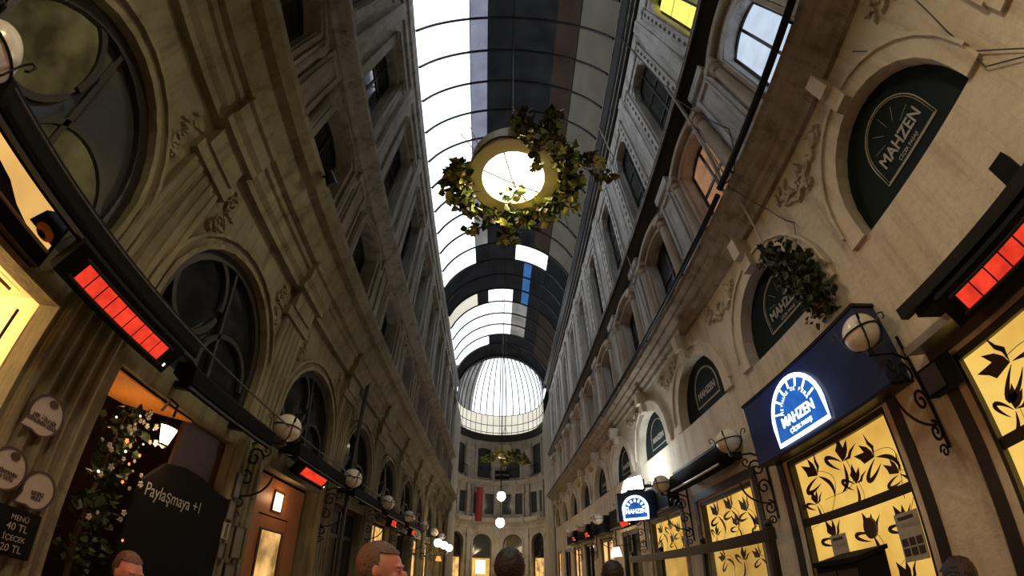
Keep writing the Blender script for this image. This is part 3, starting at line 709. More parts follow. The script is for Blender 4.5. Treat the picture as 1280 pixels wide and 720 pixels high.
t = empty('patio_heater', (2.95, 2.97, 0), 'black upright service cabinet in front of the second gold window', 'cabinet')
m = MB(); m.box((2.80, 2.70, .08), (3.15, 3.22, 1.36)); m.build('body', 'black_box', t)
m = MB(); m.box((2.78, 2.68, 1.36), (3.17, 3.24, 1.40)); m.build('top', 'black_box', t)
m = MB(); m.box((2.79, 2.72, .15), (2.80, 2.95, 1.3)); m.box((2.79, 2.97, .15), (2.80, 3.2, 1.3)); m.build('door', 'dark_frame', t)
for x in (2.84, 3.11):
    for y in (2.75, 3.17): m = MB(); m.box((x-.02, y-.02, 0), (x+.02, y+.02, .08)); m.build('leg', 'black_metal', t)
t.name = 'service_cabinet'

# navy fascia sign with lit arch logo over the second gold window
t = empty('fascia_sign', (3.05, 2.95, 2.6), 'navy blue fascia box sign with white lit arch logo over the second gold window', 'sign')
m = MB(); m.box((2.98, 1.96, 2.56), (WR-.002, 3.98, 3.30)); m.build('sign_box', 'navy_panel', t)
m = MB(); m.box((2.97, 1.94, 3.30), (WR-.002, 4.0, 3.33)); m.box((2.97, 1.94, 2.53), (WR-.002, 4.0, 2.56)); m.build('box_edge', 'black_metal', t)
B = basis((2.978, 3.08, 2.62), EXR)
m = MB().prism(arch_pts(.80, .60), B, 0, .02); lb_ = m.build('logo_backing', 'logo_blue', t)
B = basis((2.958, 3.08, 2.62), EXR)
arch_logo(B, .80, .60, .045, 'logo_white', 'logo_white', lb_, msize=.155, heavy=1.0)
lamp('sign_fill', 'AREA', (2.72, 3.15, 2.95), 2.2, (.18, .38, 1), .3, (3.0, 3.15, 2.95), t)  # unseen blue lamp added in front to brighten the navy box

# projecting lightbox with flood lamp above
t = empty('projecting_sign', (2.8, 7.5, 2.7), 'small blue projecting box sign with white lit arch logo facing down the passage', 'sign')
m = MB(); m.box((2.28, 7.50, 2.50), (3.05, 7.62, 3.05)); m.box((3.05, 7.52, 2.62), (WR+.0, 7.60, 2.98)); m.build('sign_box', 'navy_panel', t)
B = basis((2.62, 7.50, 2.52), EXC); m = MB().prism(arch_pts(.50, .46), B, 0, .012); lb_ = m.build('logo_backing', 'logo_blue', t)
B = basis((2.62, 7.488, 2.52), EXC)
arch_logo(B, .48, .44, .05, 'logo_white', 'logo_white', lb_, msize=.12, small=False, heavy=1.6)
t = empty('floodlight', (2.95, 7.95, 3.25), 'blazing white floodlight on the right wall above the projecting blue sign', 'lamp')
m = MB(); m.box((2.60, 7.80, 3.12), (2.95, 8.15, 3.16)); m.box((2.95, 7.80, 3.12), (2.99, 8.15, 3.36)); m.box((2.99, 7.9, 3.2), (WR, 7.98, 3.26)); m.build('housing', 'black_metal', t)
m = MB(); m.box8([(2.58, 7.80, 3.16), (2.95, 7.80, 3.16), (2.95, 8.15, 3.16), (2.58, 8.15, 3.16), (2.66, 7.82, 3.40), (2.93, 7.82, 3.44), (2.93, 8.12, 3.44), (2.66, 8.12, 3.40)]); m.build('lens', 'flood_white', t)
lamp('flood_beam', 'POINT', (2.70, 7.75, 3.60), 30, (.85, .93, 1), .15, None, t)

# rolled awning over the third gold window
t = empty('rolled_awning', (3.05, 5.5, 2.9), 'long dark rolled-up awning over the third gold window', 'awning')
m = MB(); m.tube([(3.0, 4.62, 2.92), (3.0, 4.66, 2.92), (3.0, 6.28, 2.92), (3.0, 6.32, 2.92)], [.12, .16, .16, .12], 16); m.build('roll', 'black_box', t, True)
m = MB(); m.box((2.95, 4.62, 3.07), (WR, 6.32, 3.11)); m.build('hood', 'gutter_metal', t)
for y in (4.75, 6.2): m = MB(); m.box((3.0, y-.03, 2.85), (WR, y+.03, 2.95)); m.build('bracket', 'black_metal', t)
m = MB(); m.tube([(2.86, 4.66, 2.80), (2.86, 6.28, 2.80)], .018, 8); m.build('front_bar', 'silver', t)

# glazed terrace screen
t = empty('terrace_screen', (2.72, 5.9, 0), 'glass terrace screen with black top rail along the right shopfronts', 'screen')
m = MB(); m.box((2.66, 3.66, 1.70), (2.76, 8.24, 1.83)); m.build('top_rail', 'black_metal', t)
for y in (3.70, 5.20, 6.70, 8.20): m = MB(); m.box((2.69, y-.03, 0), (2.75, y+.03, 1.86)); m.ball((2.72, y, 1.88), .045, 8); m.build('post', 'black_metal', t)
gm = bpy.data.materials.new('screen_glass'); gm.use_nodes = True; bs = gm.node_tree.nodes['Principled BSDF']; bs.inputs['Roughness'].default_value = .03; bs.inputs['Alpha'].default_value = .22; bs.inputs['Base Color'].default_value = (.2, .22, .22, 1); MATS['screen_glass'] = gm
for a, b in ((3.74, 5.16), (5.24, 6.66), (6.74, 8.16)): m = MB(); m.box((2.715, a, .15), (2.725, b, 1.74)); m.build('glass_panel', 'screen_glass', t)

# ------------------------------------------------------------------ infrared heaters
def heater(s, X, y0, y1, z, n, label, tilt=.62, group='infrared heaters under the awnings', big=True):
    t = empty('infrared_heater', (s*X, (y0+y1)/2, z), label, 'heater', group)
    ex = Vector((0, -1, 0)) if s > 0 else Vector((0, 1, 0)); nrm = Vector((-s*math.cos(tilt), 0, -math.sin(tilt))); ez = nrm.cross(ex)
    if ez.z < 0: ez = -ez
    o = Vector((s*X, (y0+y1)/2, z)); L = (y1-y0)/2
    def B(a, b, c=0): return o+ex*a+ez*b+nrm*c
    E_ = .12 if big else .08
    m = MB(); q = [(-L-E_, -.13), (L+E_, -.13), (L+E_, .13), (-L-E_, .13)]
    m.box8([B(a, b, -.10) for a, b in q]+[B(a, b*.9, .015) for a, b in q]); cs_ = m.build('casing', 'black_box', t)
    m = MB()
    for a, b, c_, d in ((-L-.03, L+.03, .062, .078), (-L-.03, L+.03, -.078, -.062)): m.box8([B(a, c_, .01), B(b, c_, .01), B(b, d, .01), B(a, d, .01), B(a, c_, .04), B(b, c_, .04), B(b, d, .04), B(a, d, .04)])
    m.build('reflector_edge', 'gutter_metal', t)
    w = 2*L/n
    for k in range(n):
        a = -L+w*k+.006; b = a+w-.012
        m = MB().box8([B(a, -.062, .012), B(b, -.062, .012), B(b, .062, .012), B(a, .062, .012), B(a, -.062, .022), B(b, -.062, .022), B(b, .062, .022), B(a, .062, .022)])
        m.build('heating_element', 'heat_red', cs_)
    for a in (-L*.7, L*.7):
        p = B(a, 0, -.1); m = MB(); m.tube([p, (p.x+s*.18, p.y, p.z+.10), (s*(WL if s < 0 else WR), p.y, p.z+.12)], .014, 6); m.build('mounting_arm', 'black_metal', t)
    m = MB(); a = L+.07; m.box8([B(a, -.07, .015), B(a+.012, -.07, .015), B(a+.012, -.045, .015), B(a, -.045, .015), B(a, -.07, .02), B(a+.012, -.07, .02), B(a+.012, -.045, .02), B(a, -.045, .02)]); m.build('indicator', 'shop_white', cs_)
    pc = B(0, 0, .06); lamp('heater_warmth', 'AREA', pc, 9*(y1-y0) if big else 2.5, (1, .07, .03), 2*L, pc+nrm, t, sy=.1)
    return t
heater(-1, 2.32, 1.06, 1.90, 2.70, 9, 'long glowing red infrared heater in black casing, large at left under awning')
heater(1, 2.62, -.10, .98, 2.58, 9, 'long glowing red infrared heater in black casing, at the right edge')
heater(-1, 2.45, 4.72, 5.45, 2.68, 6, 'dim pinkish red infrared heater above the lit wooden door at left', big=False)
heater(-1, 2.45, 9.6, 10.0, 2.62, 3, 'small square red heater glow far down the left side, nearer one', .2, big=False)
heater(-1, 2.45, 12.1, 12.45, 2.62, 3, 'tiny red heater glow far down the left side, farther one', .2, big=False)
heater(1, 2.82, 8.62, 9.15, 2.60, 3, 'red heater glow just beneath the projecting blue sign', .3, big=False)
heater(1, 2.82, 12.6, 13.0, 2.68, 3, 'small red heater glow farther along the right side', .2, big=False)
heater(1, 2.82, 14.9, 15.2, 2.72, 3, 'tiniest red heater glow at the far right side', .2, big=False)

# ------------------------------------------------------------------ awning cassettes and signs, left side
def cassette(y0, y1, label, z=2.80, X=2.34, arm=True):
    t = empty('awning_cassette', (-X, (y0+y1)/2, z), label, 'awning', 'awning boxes over the left shops')
    m = MB(); pr = [(-X-.20, z+.01), (-X, z-.10), (-X+.05, z-.05), (-X+.04, z+.08), (-X-.02, z+.12), (-X-.20, z+.12)]; n = len(pr)
    m.add([(x, y, q) for y in (y0, y1) for x, q in pr], [tuple(range(n)), tuple(range(n, 2*n))[::-1]]+[(j, (j+1) % n, n+(j+1) % n, n+j) for j in range(n)])
    m.build('cassette_box', 'black_box', t)
    m = MB(); m.box((-X+.03, y0, z-.095), (-X+.055, y1, z-.075)); m.build('front_rail', 'gutter_metal', t)
    for y in (y0+.25, y1-.25): m = MB(); m.box((-WL, y-.03, z-.02), (-X-.18, y+.03, z+.04)); m.build('bracket', 'black_metal', t)
cassette(-1.6, 2.20, 'black awning box over the nearest left shops, above the big red heater', 2.90)
cassette(2.34, 3.76, 'dark awning box over the black shop board at left', 2.74, 2.42)
cassette(4.4, 6.1, 'dark awning box above the wooden door at left', 2.84, 2.42)
cassette(6.6, 8.4, 'dark awning box of the fourth left shop', 2.80, 2.42)
cassette(8.9, 10.7, 'dark awning box of the fifth left shop', 2.80, 2.42)
cassette(11.3, 13.0, 'dark awning box of the sixth left shop', 2.80, 2.42)
for i, c in enumerate(CR[3:9]):
    if i in (0,): continue
    t = empty('shop_fascia', (3.05, c, 2.75), 'dark signboard over the %s right shop, below its arch sign' % ORD[i+3], 'sign', 'dark signboards of the far right shops')
    m = MB(); m.box((3.06, c-.85, 2.64), (WR-.003, c+.85, 3.10)); m.build('board', 'black_box', t)
    m = MB(); m.box((3.05, c-.87, 3.10), (WR-.003, c+.87, 3.13)); m.box((3.05, c-.87, 2.61), (WR-.003, c+.87, 2.64)); m.build('edge_trim', 'gutter_metal', t)

# yellow backlit fascia at the far left
t = empty('lightbox_sign', (-2.70, -.2, 2.9), 'yellow backlit fascia sign with dark blue shape at the left edge', 'sign')
m = MB(); m.box((-WL+.002, -1.6, 2.64), (-2.66, .98, 3.06)); m.build('sign_box', 'black_box', t)
m = MB(); m.box((-2.66, -1.58, 2.745), (-2.645, .95, 3.04)); m.build('lit_face', 'yellow_box', t)
B = basis((-2.645, 0, 0), EXL)
m = MB().prism([(-.9, 2.745), (.74, 2.745), (.62, 2.775), (.50, 2.83), (.36, 2.85), (.18, 2.85), (.0, 2.84), (-.4, 2.80)], B, 0, .006); m.build('blue_shape', 'navy_panel', t)
m = MB().prism([(.74, 2.78), (.95, 2.78), (.95, 3.0), (.90, 3.0), (.78, 2.90)], B, 0, .009); m.build('dark_shape', 'navy_panel', t)
m = MB().prism([(.86+.07*math.cos(k*PI/8), 2.80+.045*math.sin(k*PI/8)) for k in range(16)], B, .006, .014); m.build('orange_shape', 'orange_cloth', t)
m = MB().prism([(.84+.035*math.cos(k*PI/8)+.01, 2.775+.018*math.sin(k*PI/8)) for k in range(16)], B, .006, .014); m.build('green_shape', 'leaf_green', t)
m = MB(); m.box((-2.66, -1.6, 2.73), (-2.63, .96, 2.742)); m.build('edge_strip', 'sign_cream', t)
m = MB(); m.box((-2.66, .22, 2.85), (-2.643, .225, 3.0)); m.build('panel_joint', 'sign_ink', t)
# sconce and pictures inside the bright shop
t = empty('wall_sconce', (-4.5, .9, 2.05), 'bright bare bulb sconce glaring inside the left edge shop', 'lamp')
m = MB(); m.tube([(-4.70, .75, 2.2), (-4.55, .75, 2.2), (-4.5, .75, 2.3)], .02, 8); m.build('arm', 'black_metal', t)
m = MB(); m.ball((-4.5, .75, 2.36), .06, 10); m.build('bulb', 'bulb_warm', t, True)
lamp('sconce_glow', 'POINT', (-4.2, .6, 2.3), 70, (1, .66, .30), .08, None, t)
m = MB(); m.tube([(-3.2, 1.24, 0.5), (-3.2, 1.24, 2.5)], .012, 6); m.tube([(-3.9, .2, 2.74), (-3.9, 1.35, 2.74)], .015, 6); tag(m.build('curtain_rod', 'cable_dark'), 'thin dark rod across the bright shop wall at left edge', 'rod')

# round speech-bubble signs on the first left pier
def bubble(y, z, r, mat, label, lines, tail=True, patch=True):
    t = empty('speech_bubble_sign', (-WL+.06, y, z), label, 'sign', 'speech bubble signs on the left pier')
    B = basis((-WL+.10, y, z), EXL)
    pts = [(r*math.cos(2*PI*k/40), r*math.sin(2*PI*k/40)) for k in range(40)]
    if tail: pts = pts[:23]+[(-r*1.18, -r*.92)]+pts[27:]
    m = MB().prism(pts, B, 0, .012); t = m.build('disc', mat, t)
    m = MB().band(pts, .012, B, .004, .018, True); m.build('rim', 'sign_ink', t)
    if patch: m = MB().prism([(r*.12+r*.27*math.cos(k*PI/8), r*.68+r*.2*math.sin(k*PI/8)) for k in range(16)], B, .012, .018); m.build('cap_picture', 'sign_ink', t)
    for k, s in enumerate(lines): text('writing', s, r*.26, lambda a, b, c_=0, k=k: B(a, b-r*.18-k*r*.24, c_), 'sign_ink', t, .016, w=.85, bold=.002)
bubble(1.55, 1.975, .125, 'sign_cream', 'round cream speech bubble sign, topmost on the first left pier', ['HER ÖĞLE BİR', 'DİNLENEN ODUN'])
bubble(1.46, 1.60, .12, 'sign_cream', 'round cream speech bubble sign, lower left of the pair above the price board', ['DÜNYANIN', 'EN TATLI'])
bubble(1.705, 1.55, .115, 'poster_grey', 'round dull olive speech bubble sign overlapping the cream one', ['KEYİFLİ', 'MOLA'], True, False)
t = empty('price_board', (-WL+.10, 1.66, 1.27), 'black price board with chalk white prices under the round bubble signs', 'sign')
B = basis((-WL+.10, 1.62, 1.27), EXL)
m = MB().prism([(-.30, -.14), (.17, -.14), (.17, .14), (-.30, .14)], B, 0, .015); t = m.build('board', 'black_box', t)
for k, (s, z_) in enumerate((('MENÜ', .09), ('40 TL', .035), ('İÇECEK', -.03), ('20 TL', -.09))): text('writing', s, .062 if k % 2 else .045, lambda a, b, c_=0, z_=z_: B(a+.03, b+z_, c_), 'sign_cream', t, .018)

# black shop board with gold writing
t = empty('shop_board', (-2.70, 3.0, 0), 'black shop board with pale writing across the second left opening', 'sign')
m = MB()
pts = [(-.45, 0), (.80, 0), (.80, 2.02), (.5, 2.06), (.30, 2.12), (.05, 2.14), (-.2, 2.10), (-.40, 1.9), (-.45, 1.6)]
B = basis((-2.75, 2.95, 0), EXL); m.prism(pts, B, 0, .04); t = m.build('board', 'black_box', t)
text('writing', 'Paylaşmaya +1', .155, lambda a, b, c_=0: B(a+.02, b+1.84, c_), 'sign_cream', t, .046, w=.82)
# orange lit soffit cloth, plants with blossoms
m = MB(); m.box8([(-2.86, 2.00, 2.555), (-2.86, 3.02, 2.565), (-3.5, 2.7, 2.50), (-3.6, 2.02, 2.46), (-2.86, 2.00, 2.57), (-2.86, 3.02, 2.58), (-3.5, 2.7, 2.52), (-3.6, 2.02, 2.48)])
tag(m.build('ceiling_cloth', 'orange_cloth'), 'glowing orange cloth stretched under the ceiling of the dark left shop', 'cloth')
def leafy(m, c, r, n, size, seed, sc=(1, 1, 1)):
    rn = random.Random(seed)
    for _ in range(n):
        d = Vector((rn.gauss(0, 1), rn.gauss(0, 1), rn.gauss(0, 1))).normalized()*(r*rn.random()**.45)
        p = Vector(c)+Vector((d.x*sc[0], d.y*sc[1], d.z*sc[2])); a = Vector((rn.gauss(0, 1), rn.gauss(0, 1), rn.gauss(0, .6))).normalized(); b = a.orthogonal().normalized()
        b.rotate(Matrix.Rotation(rn.random()*6.3, 3, a)); nn = a.cross(b); s = size*rn.uniform(.6, 1.4)
        m.add([p, p+a*s*.35+b*s*.45+nn*s*.1, p+a*s*.75+b*s*.28, p+a*s*1.1-nn*s*.12, p+a*s*.75-b*s*.28, p+a*s*.35-b*s*.45+nn*s*.1], [(0, 1, 2, 3), (0, 3, 4, 5)])
t = empty('flower_tree', (-2.9, 2.2, 0), 'dark potted tree with tiny pale blossoms at the left dark shop', 'tree')
m = MB(); m.tube([(-2.92, 2.3, .3), (-2.9, 2.25, 1.4), (-2.9, 2.3, 2.3)], [.03, .025, .01], 8); m.build('trunk', 'wood_dark', t)
m = MB()
for z in (1.3, 1.6, 1.9, 2.2): leafy(m, (-2.88, 2.32, z), .24, 90, .07, int(z*10), (.6, .9, 1))
m.build('foliage', 'leaf_dark', t)
for k, mt in enumerate(('sign_cream', 'small_lights', 'bulb_orange')):
    rn = random.Random(k)
    for _ in range((30, 6, 5)[k]):
        m = MB(); c_ = Vector((-2.74+rn.uniform(-.02, .06), 2.22+rn.uniform(-.12, .3), rn.uniform(1.35, 2.4))); r_ = rn.uniform(.008, .020) if k == 0 else rn.uniform(.007, .013)
        m.ball(c_, r_, 6, (.6, 1, .8))
        if k != 1:
            for j in range(5): m.ball(c_+Vector((.3*r_, r_*math.cos(j*1.257), r_*math.sin(j*1.257))), r_*.6, 5)
        m.build(('white_blossom', 'fairy_light', 'orange_blossom')[k], mt, t)
m = MB(); m.lathe([(0, 0), (.16, 0), (.21, .36), (.18, .36), (.16, .3), (0, .3)], (-2.92, 2.3, 0), 16); m.build('pot', 'wood_dark', t)

# lantern on the black board
t = empty('wall_lantern', (-2.62, 2.72, 2.2), 'lit wall lantern with tapered glass beside the black shop board', 'lantern')
m = MB(); x, y, z = -2.58, 2.50, 2.20
m.lathe([(.035, 0), (.075, .15)], (x, y, z), 6); m.build('glass', 'lantern_glow', t)
m = MB(); m.lathe([(0, .24), (.02, .2), (.09, .155), (.09, .145), (.0, .15)], (x, y, z), 6); m.lathe([(0, -.03), (.04, -.01), (.04, .005), (0, .005)], (x, y, z), 6)
for k in range(6): a = PI*k/3; m.tube([(x+.036*math.cos(a), y+.036*math.sin(a), z), (x+.077*math.cos(a), y+.077*math.sin(a), z+.15)], .004, 4)
m.build('cage', 'black_metal', t)
m = MB(); m.tube([(x, y, z+.24), (x, y, z+.34), (x-.1, y, z+.38), (-WL-.05, y+.1, z+.30)], .012, 6); m.build('arm', 'black_metal', t)
lamp('lantern_light', 'POINT', (x-.02, y, z-.05), 5, (1, .6, .28), .05, None, t); lamp('cloth_fill', 'POINT', (-3.15, 2.45, 2.1), 4, (1, .6, .28), .05, None, t)  # second lamp is unseen, added inside the shop to light the orange cloth
m = MB(); m.box((-WL-.16, 3.0, 0), (-WL-.12, 3.75, 2.59)); m.build(tname(), 'wood_dark', kind='structure')

# framed photographs on the second left pier
FRM = [(3.84, 2.20, .13, .26, 'tall framed photo, topmost on the pier beside the black board'), (3.82, 1.93, .14, .20, 'dark framed photo, second from top on the pier beside the black board'),
       (3.80, 1.71, .08, .16, 'small white-edged framed photo on the pier beside the black board'), (3.80, 1.50, .12, .16, 'small dark square framed photo, lowest at left on the pier'),
       (4.07, 1.62, .19, .34, 'largest framed photo, on the right half of the pier'), (4.02, 1.28, .20, .20, 'framed photo at the bottom of the pier under the largest one')]
for k, (y, z, w, h, lb) in enumerate(FRM):
    t = empty('framed_photo', (-WL+.09, y, z), lb, 'framed photo', 'framed photos on the left pier'); B = basis((-WL+.088, y, z), EXL)
    q = [(-w/2, -h/2), (w/2, -h/2), (w/2, h/2), (-w/2, h/2)]
    t = MB().band(q, .018, B, 0, .022, True).build('frame', 'photo_frame' if k != 2 else 'sign_cream', t)
    MB().prism(q, B, 0, .010).build('photo', 'photo_print' if k != 2 else 'window_grey', t)

# wooden door of the third left opening
c = CL[3]+.05
m = MB(); X = -WL-.20
m.box((X-.05, c-.80, 0), (X, c-.42, 2.55)); m.box((X-.05, c+.42, 0), (X, c+.80, 2.55)); m.box((X-.05, c-.42, 2.05), (X, c+.42, 2.55))
d = m.build('door_1', 'wood_warm', kind='structure')
m = MB(); m.box((X-.04, c-.41, .02), (X-.01, c+.41, 2.03)); m.build('leaf', 'wood_warm', d)
m = MB(); m.box((X-.01, c-.30, .95), (X+.0, c+.30, 1.85)); m.build('door_glass', 'shop_glow', d)
m = MB(); B = basis((X+.002, c, 0), EXL)
m.band([(-.30, .95), (.30, .95), (.30, 1.85), (-.30, 1.85)], .05, B, 0, .02, True); m.band([(-.13, 2.12), (.13, 2.12), (.13, 2.40), (-.13, 2.40)], .03, B, 0, .02, True); m.build('door_frame', 'wood_dark', d)
m = MB(); m.box((X, c-.12, 2.14), (X+.006, c+.12, 2.38)); m.build('transom_light', 'lantern_glow', d)
m = MB(); m.ball((X+.04, c+.36, 1.0), .03, 8); m.build('door_knob', 'silver', d)
lamp('door_light', 'POINT', (-WL-.02, c, 2.3), 3.5, (1, .55, .25), .06, None, d)
# far left shop glazing
for i in range(4, 11):
    c = CL[i]+.05; m = MB(); X = -WL-.16
    m.box((X-.05, c-.86, 0), (X, c-.78, 2.6)); m.box((X-.05, c+.78, 0), (X, c+.86, 2.6)); m.box((X-.05, c-.03, 0), (X, c+.03, 2.6)); m.box((X-.05, c-.86, 2.0), (X, c+.86, 2.08)); m.box((X-.05, c-.86, 2.52), (X, c+.86, 2.6))
    o = m.build(wname(), 'dark_frame', kind='structure')
    g = MB(); g.add([(X-.02, c-.8, 0), (X-.02, c+.8, 0), (X-.02, c+.8, 2.55), (X-.02, c-.8, 2.55)], [(0, 1, 2, 3)]); g.build('pane', ['dark_glass', 'shop_glow', 'dark_glass', 'shop_glow', 'shop_glow', 'shop_glow', 'shop_glow'][i-4], o)

# ------------------------------------------------------------------ globe lamps on scrolled iron brackets
def spiral(B, cx, cz, r, turns, a0, dirn=1, n=26):
    return [B(cx+r*(1-.8*k/n)*math.cos(a0+dirn*turns*2*PI*k/n), cz+r*(1-.8*k/n)*math.sin(a0+dirn*turns*2*PI*k/n), 0) for k in range(n+1)]
def bracket_lamp():
    """built at the origin: wall plane at x=0, lamp out towards +x"""
    t = empty('globe_lamp', (0, 0, 0))
    m = MB(); m.ball((.48, 0, 1.00), .155, 18); m.build('globe', 'globe_glass', t, True)
    B = basis((0, 0, 0), (1, 0, 0))
    m = MB(); m.tube([(.01, 0, -.05), (.015, 0, .95)], .016, 6); m.tube([(.01, 0, .72), (.20, 0, .80), (.48, 0, .80)], .013, 6)
    m.tube([(.48, 0, .80), (.48, 0, .86)], .03, 8); m.tube([B(.03+.42*math.sin(k*PI/20), .15+.62*(1-math.cos(k*PI/20))*.5*1.0, 0) for k in range(11)], .011, 6)
    br = m.build('bracket', 'black_metal', t)
    for sp, r_ in ((spiral(B, .16, .60, .12, 1.3, 0), .012), (spiral(B, .12, .36, .10, 1.3, PI, -1), .012), (spiral(B, .10, .10, .09, 1.4, PI/2), .012), (spiral(B, .30, .70, .07, 1.2, PI), .010), (spiral(B, .09, -.06, .06, 1.2, 0), .010)):
        m = MB(); m.tube(sp, r_, 6); m.build('scroll', 'black_metal', br)
    m = MB(); m.tube([(.48+.16*math.cos(2*PI*k/24), .16*math.sin(2*PI*k/24), 1.0) for k in range(25)], .008, 5, False)
    for a in (PI*.25, PI*.75, PI*1.25, PI*1.75):
        q = [(.48+math.cos(a)*r, math.sin(a)*r, z) for r, z in ((.03, .85), (.12, .87), (.165, .94), (.175, 1.04), (.20, 1.09), (.235, 1.08), (.235, 1.04), (.215, 1.03))]
        m.tube(q, .007, 5)
    m.build('cradle', 'black_metal', t)
    return t
proto = bracket_lamp(); tag(proto, None, 'lamp', 'globe lamps on scrolled iron brackets')
PR = [c+PITCHY/2 for c in CR]
where = lambda k, side: 'round globe lamp on black scrolled bracket, %s from the front on the %s wall' % (ORD[k], side)
for k, y in enumerate([-.10, 3.90, 6.24, 8.58, 10.9, 13.36, 15.7, 18.0]):
    o = proto if k == 0 else copy_tree(proto)
    o.location = (-WL, y, 1.95); o['label'] = where(k, 'left')
for k, y in enumerate([1.88, 4.22, 6.54, 8.87, 11.2, 13.5, 15.9]):
    o = copy_tree(proto); o.location = (WR-.02, y, 1.98); o.rotation_euler = (0, 0, PI); o['label'] = where(k, 'right')

# ------------------------------------------------------------------ drum chandelier with ivy
def drum(x, y, z, R, label, ivylabel, seed, lit='lamp_white', clusters=None, power=120):
    t = empty('drum_chandelier', (x, y, z), label, 'chandelier')
    r = R*.70
    m = MB(); m.lathe([(r, 0), (R, 0), (R, .36), (R*.9, .38)], (x, y, z), 40); m.lathe([(r, 0), (r, .06), (r*.98, .1)], (x, y, z), 40); m.build('drum', 'drum_gold', t, False)
    m = MB(); m.lathe([(0, .08), (r, .08)], (x, y, z), 32); m.build('diffuser', lit, t)
    m = MB(); m.lathe([(0, .37), (R*.92, .37)], (x, y, z), 32); m.build('drum_top', 'black_metal', t)
    m = MB(); m.tube([(x-r, y-.12, z+.02), (x-.1, y+.02, z-.02), (x+r*.95, y+.25, z+.02)], .012, 6); m.tube([(x-.15, y-r, z+.02), (x-.02, y, z-.015), (x+.2, y+r*.9, z+.02)], .012, 6); m.build('cross_bar', 'black_metal', t)
    m = MB()
    for k in range(3): a = 2*PI*k/3+.4; m.tube([(x+R*.8*math.cos(a), y+R*.8*math.sin(a), z+.37), (x, y, z+1.3)], .008, 5)
    m.tube([(x, y, z+1.3), (x, y, vp(x, -.06)[1])], .008, 5); m.build('chain', 'black_metal', t)
    lamp('drum_light', 'AREA', (x, y, z+.04), power, (1, .80, .50), r*1.6, (x, y, z-1), t); lamp('drum_glow', 'POINT', (x, y, z-.10), power*.12, (1, .86, .58), .25, None, t)
    g = empty('ivy_garland', (x, y, z), ivylabel, 'garland')
    leafm = {'leaf_dark': MB(), 'leaf_green': MB(), 'leaf_lit': MB(), 'leaf_dry': MB()}; st = MB(); rn = random.Random(seed)
    for a, rr, dz, s, dens in clusters:
        a = math.radians(a); cx, cy, cz = x+rr*math.cos(a), y+rr*math.sin(a), z+dz
        for n_, mt, f in ((1, 'leaf_dark', 1.0), (2, 'leaf_green', .55), (3, 'leaf_lit', .28), (4, 'leaf_dry', .3)):
            leafy(leafm[mt], (cx, cy, cz-(.05 if n_ > 1 else 0)), s, int(dens*f*1.5), .10 if R > .5 else .10, seed*10+n_+int(a*50)+int(rr*99), (1, 1, .8))
    st.tube([(x+R*1.02*math.cos(2*PI*k/30), y+R*1.02*math.sin(2*PI*k/30), z+.05+.05*math.sin(k)) for k in range(31)], .014, 5, False)
    for k in range(8):
        a = rn.random()*2*PI; q = [(x+(R+j*.09)*math.cos(a+j*.05), y+(R+j*.09)*math.sin(a+j*.05), z-.02*j*j*.6) for j in range(6)]; st.tube(q, .006, 4)
    st.build('vine_stem', 'leaf_dry', g)
    for n_, mm in leafm.items():
        if mm.v: o = mm.build({'leaf_dark': 'shaded_leaves', 'leaf_green': 'green_leaves', 'leaf_lit': 'lamplit_leaves', 'leaf_dry': 'dry_leaves'}[n_], n_, g); o['kind'] = 'stuff'  # yellow leaves stand for lamplit ones, dark leaves for shaded ones
    return t
drum(.12, 3.02, 6.3, .62, 'round golden drum chandelier with glowing white disc, hung nearest the camera', 'leafy ivy garland around the glowing drum chandelier nearest the camera', 3,
     clusters=[(172, .80, .02, .24, 60), (188, .76, .02, .20, 44), (158, .74, -.05, .18, 30), (140, .80, -.05, .14, 16), (70, .72, .0, .20, 44), (95, .74, .0, .20, 46), (118, .72, 0, .18, 34), (45, .74, .05, .22, 46),
               (20, .82, .05, .22, 46), (0, .80, .05, .20, 40), (-25, .78, .1, .20, 40), (-48, .72, .1, .20, 50), (-68, .70, .05, .20, 50), (-60, .95, .2, .16, 22), (-85, .80, .25, .16, 24), (92, .98, -.10, .14, 24), (125, 1.05, -.10, .10, 9), (-20, 1.10, 0, .14, 14), (-5, 1.25, .05, .12, 8), (-52, .42, -.08, .10, 10), (80, .15, -.05, .12, 7), (105, .30, -.05, .08, 4)], power=45)
drum(0, -2.0, 5.6, .62, 'unseen golden drum chandelier added behind the camera to light the near walls', 'ivy garland on the added unseen chandelier behind the camera', 21,
     clusters=[(60*k, .78, .05, .22, 40) for k in range(6)], power=110)  # out of view, added to throw warm light on the near walls
drum(.30, 15.5, 6.05, .42, 'smaller dim drum chandelier hung far down the passage', 'ragged ivy garland on the far dim drum chandelier', 9, 'grey_pane',
     clusters=[(180, .55, 0, .25, 60), (0, .6, 0, .28, 70), (90, .5, -.1, .2, 40), (-60, .5, -.1, .25, 50), (15, .9, -.1, .2, 30), (200, .9, -.1, .2, 30)], power=4)

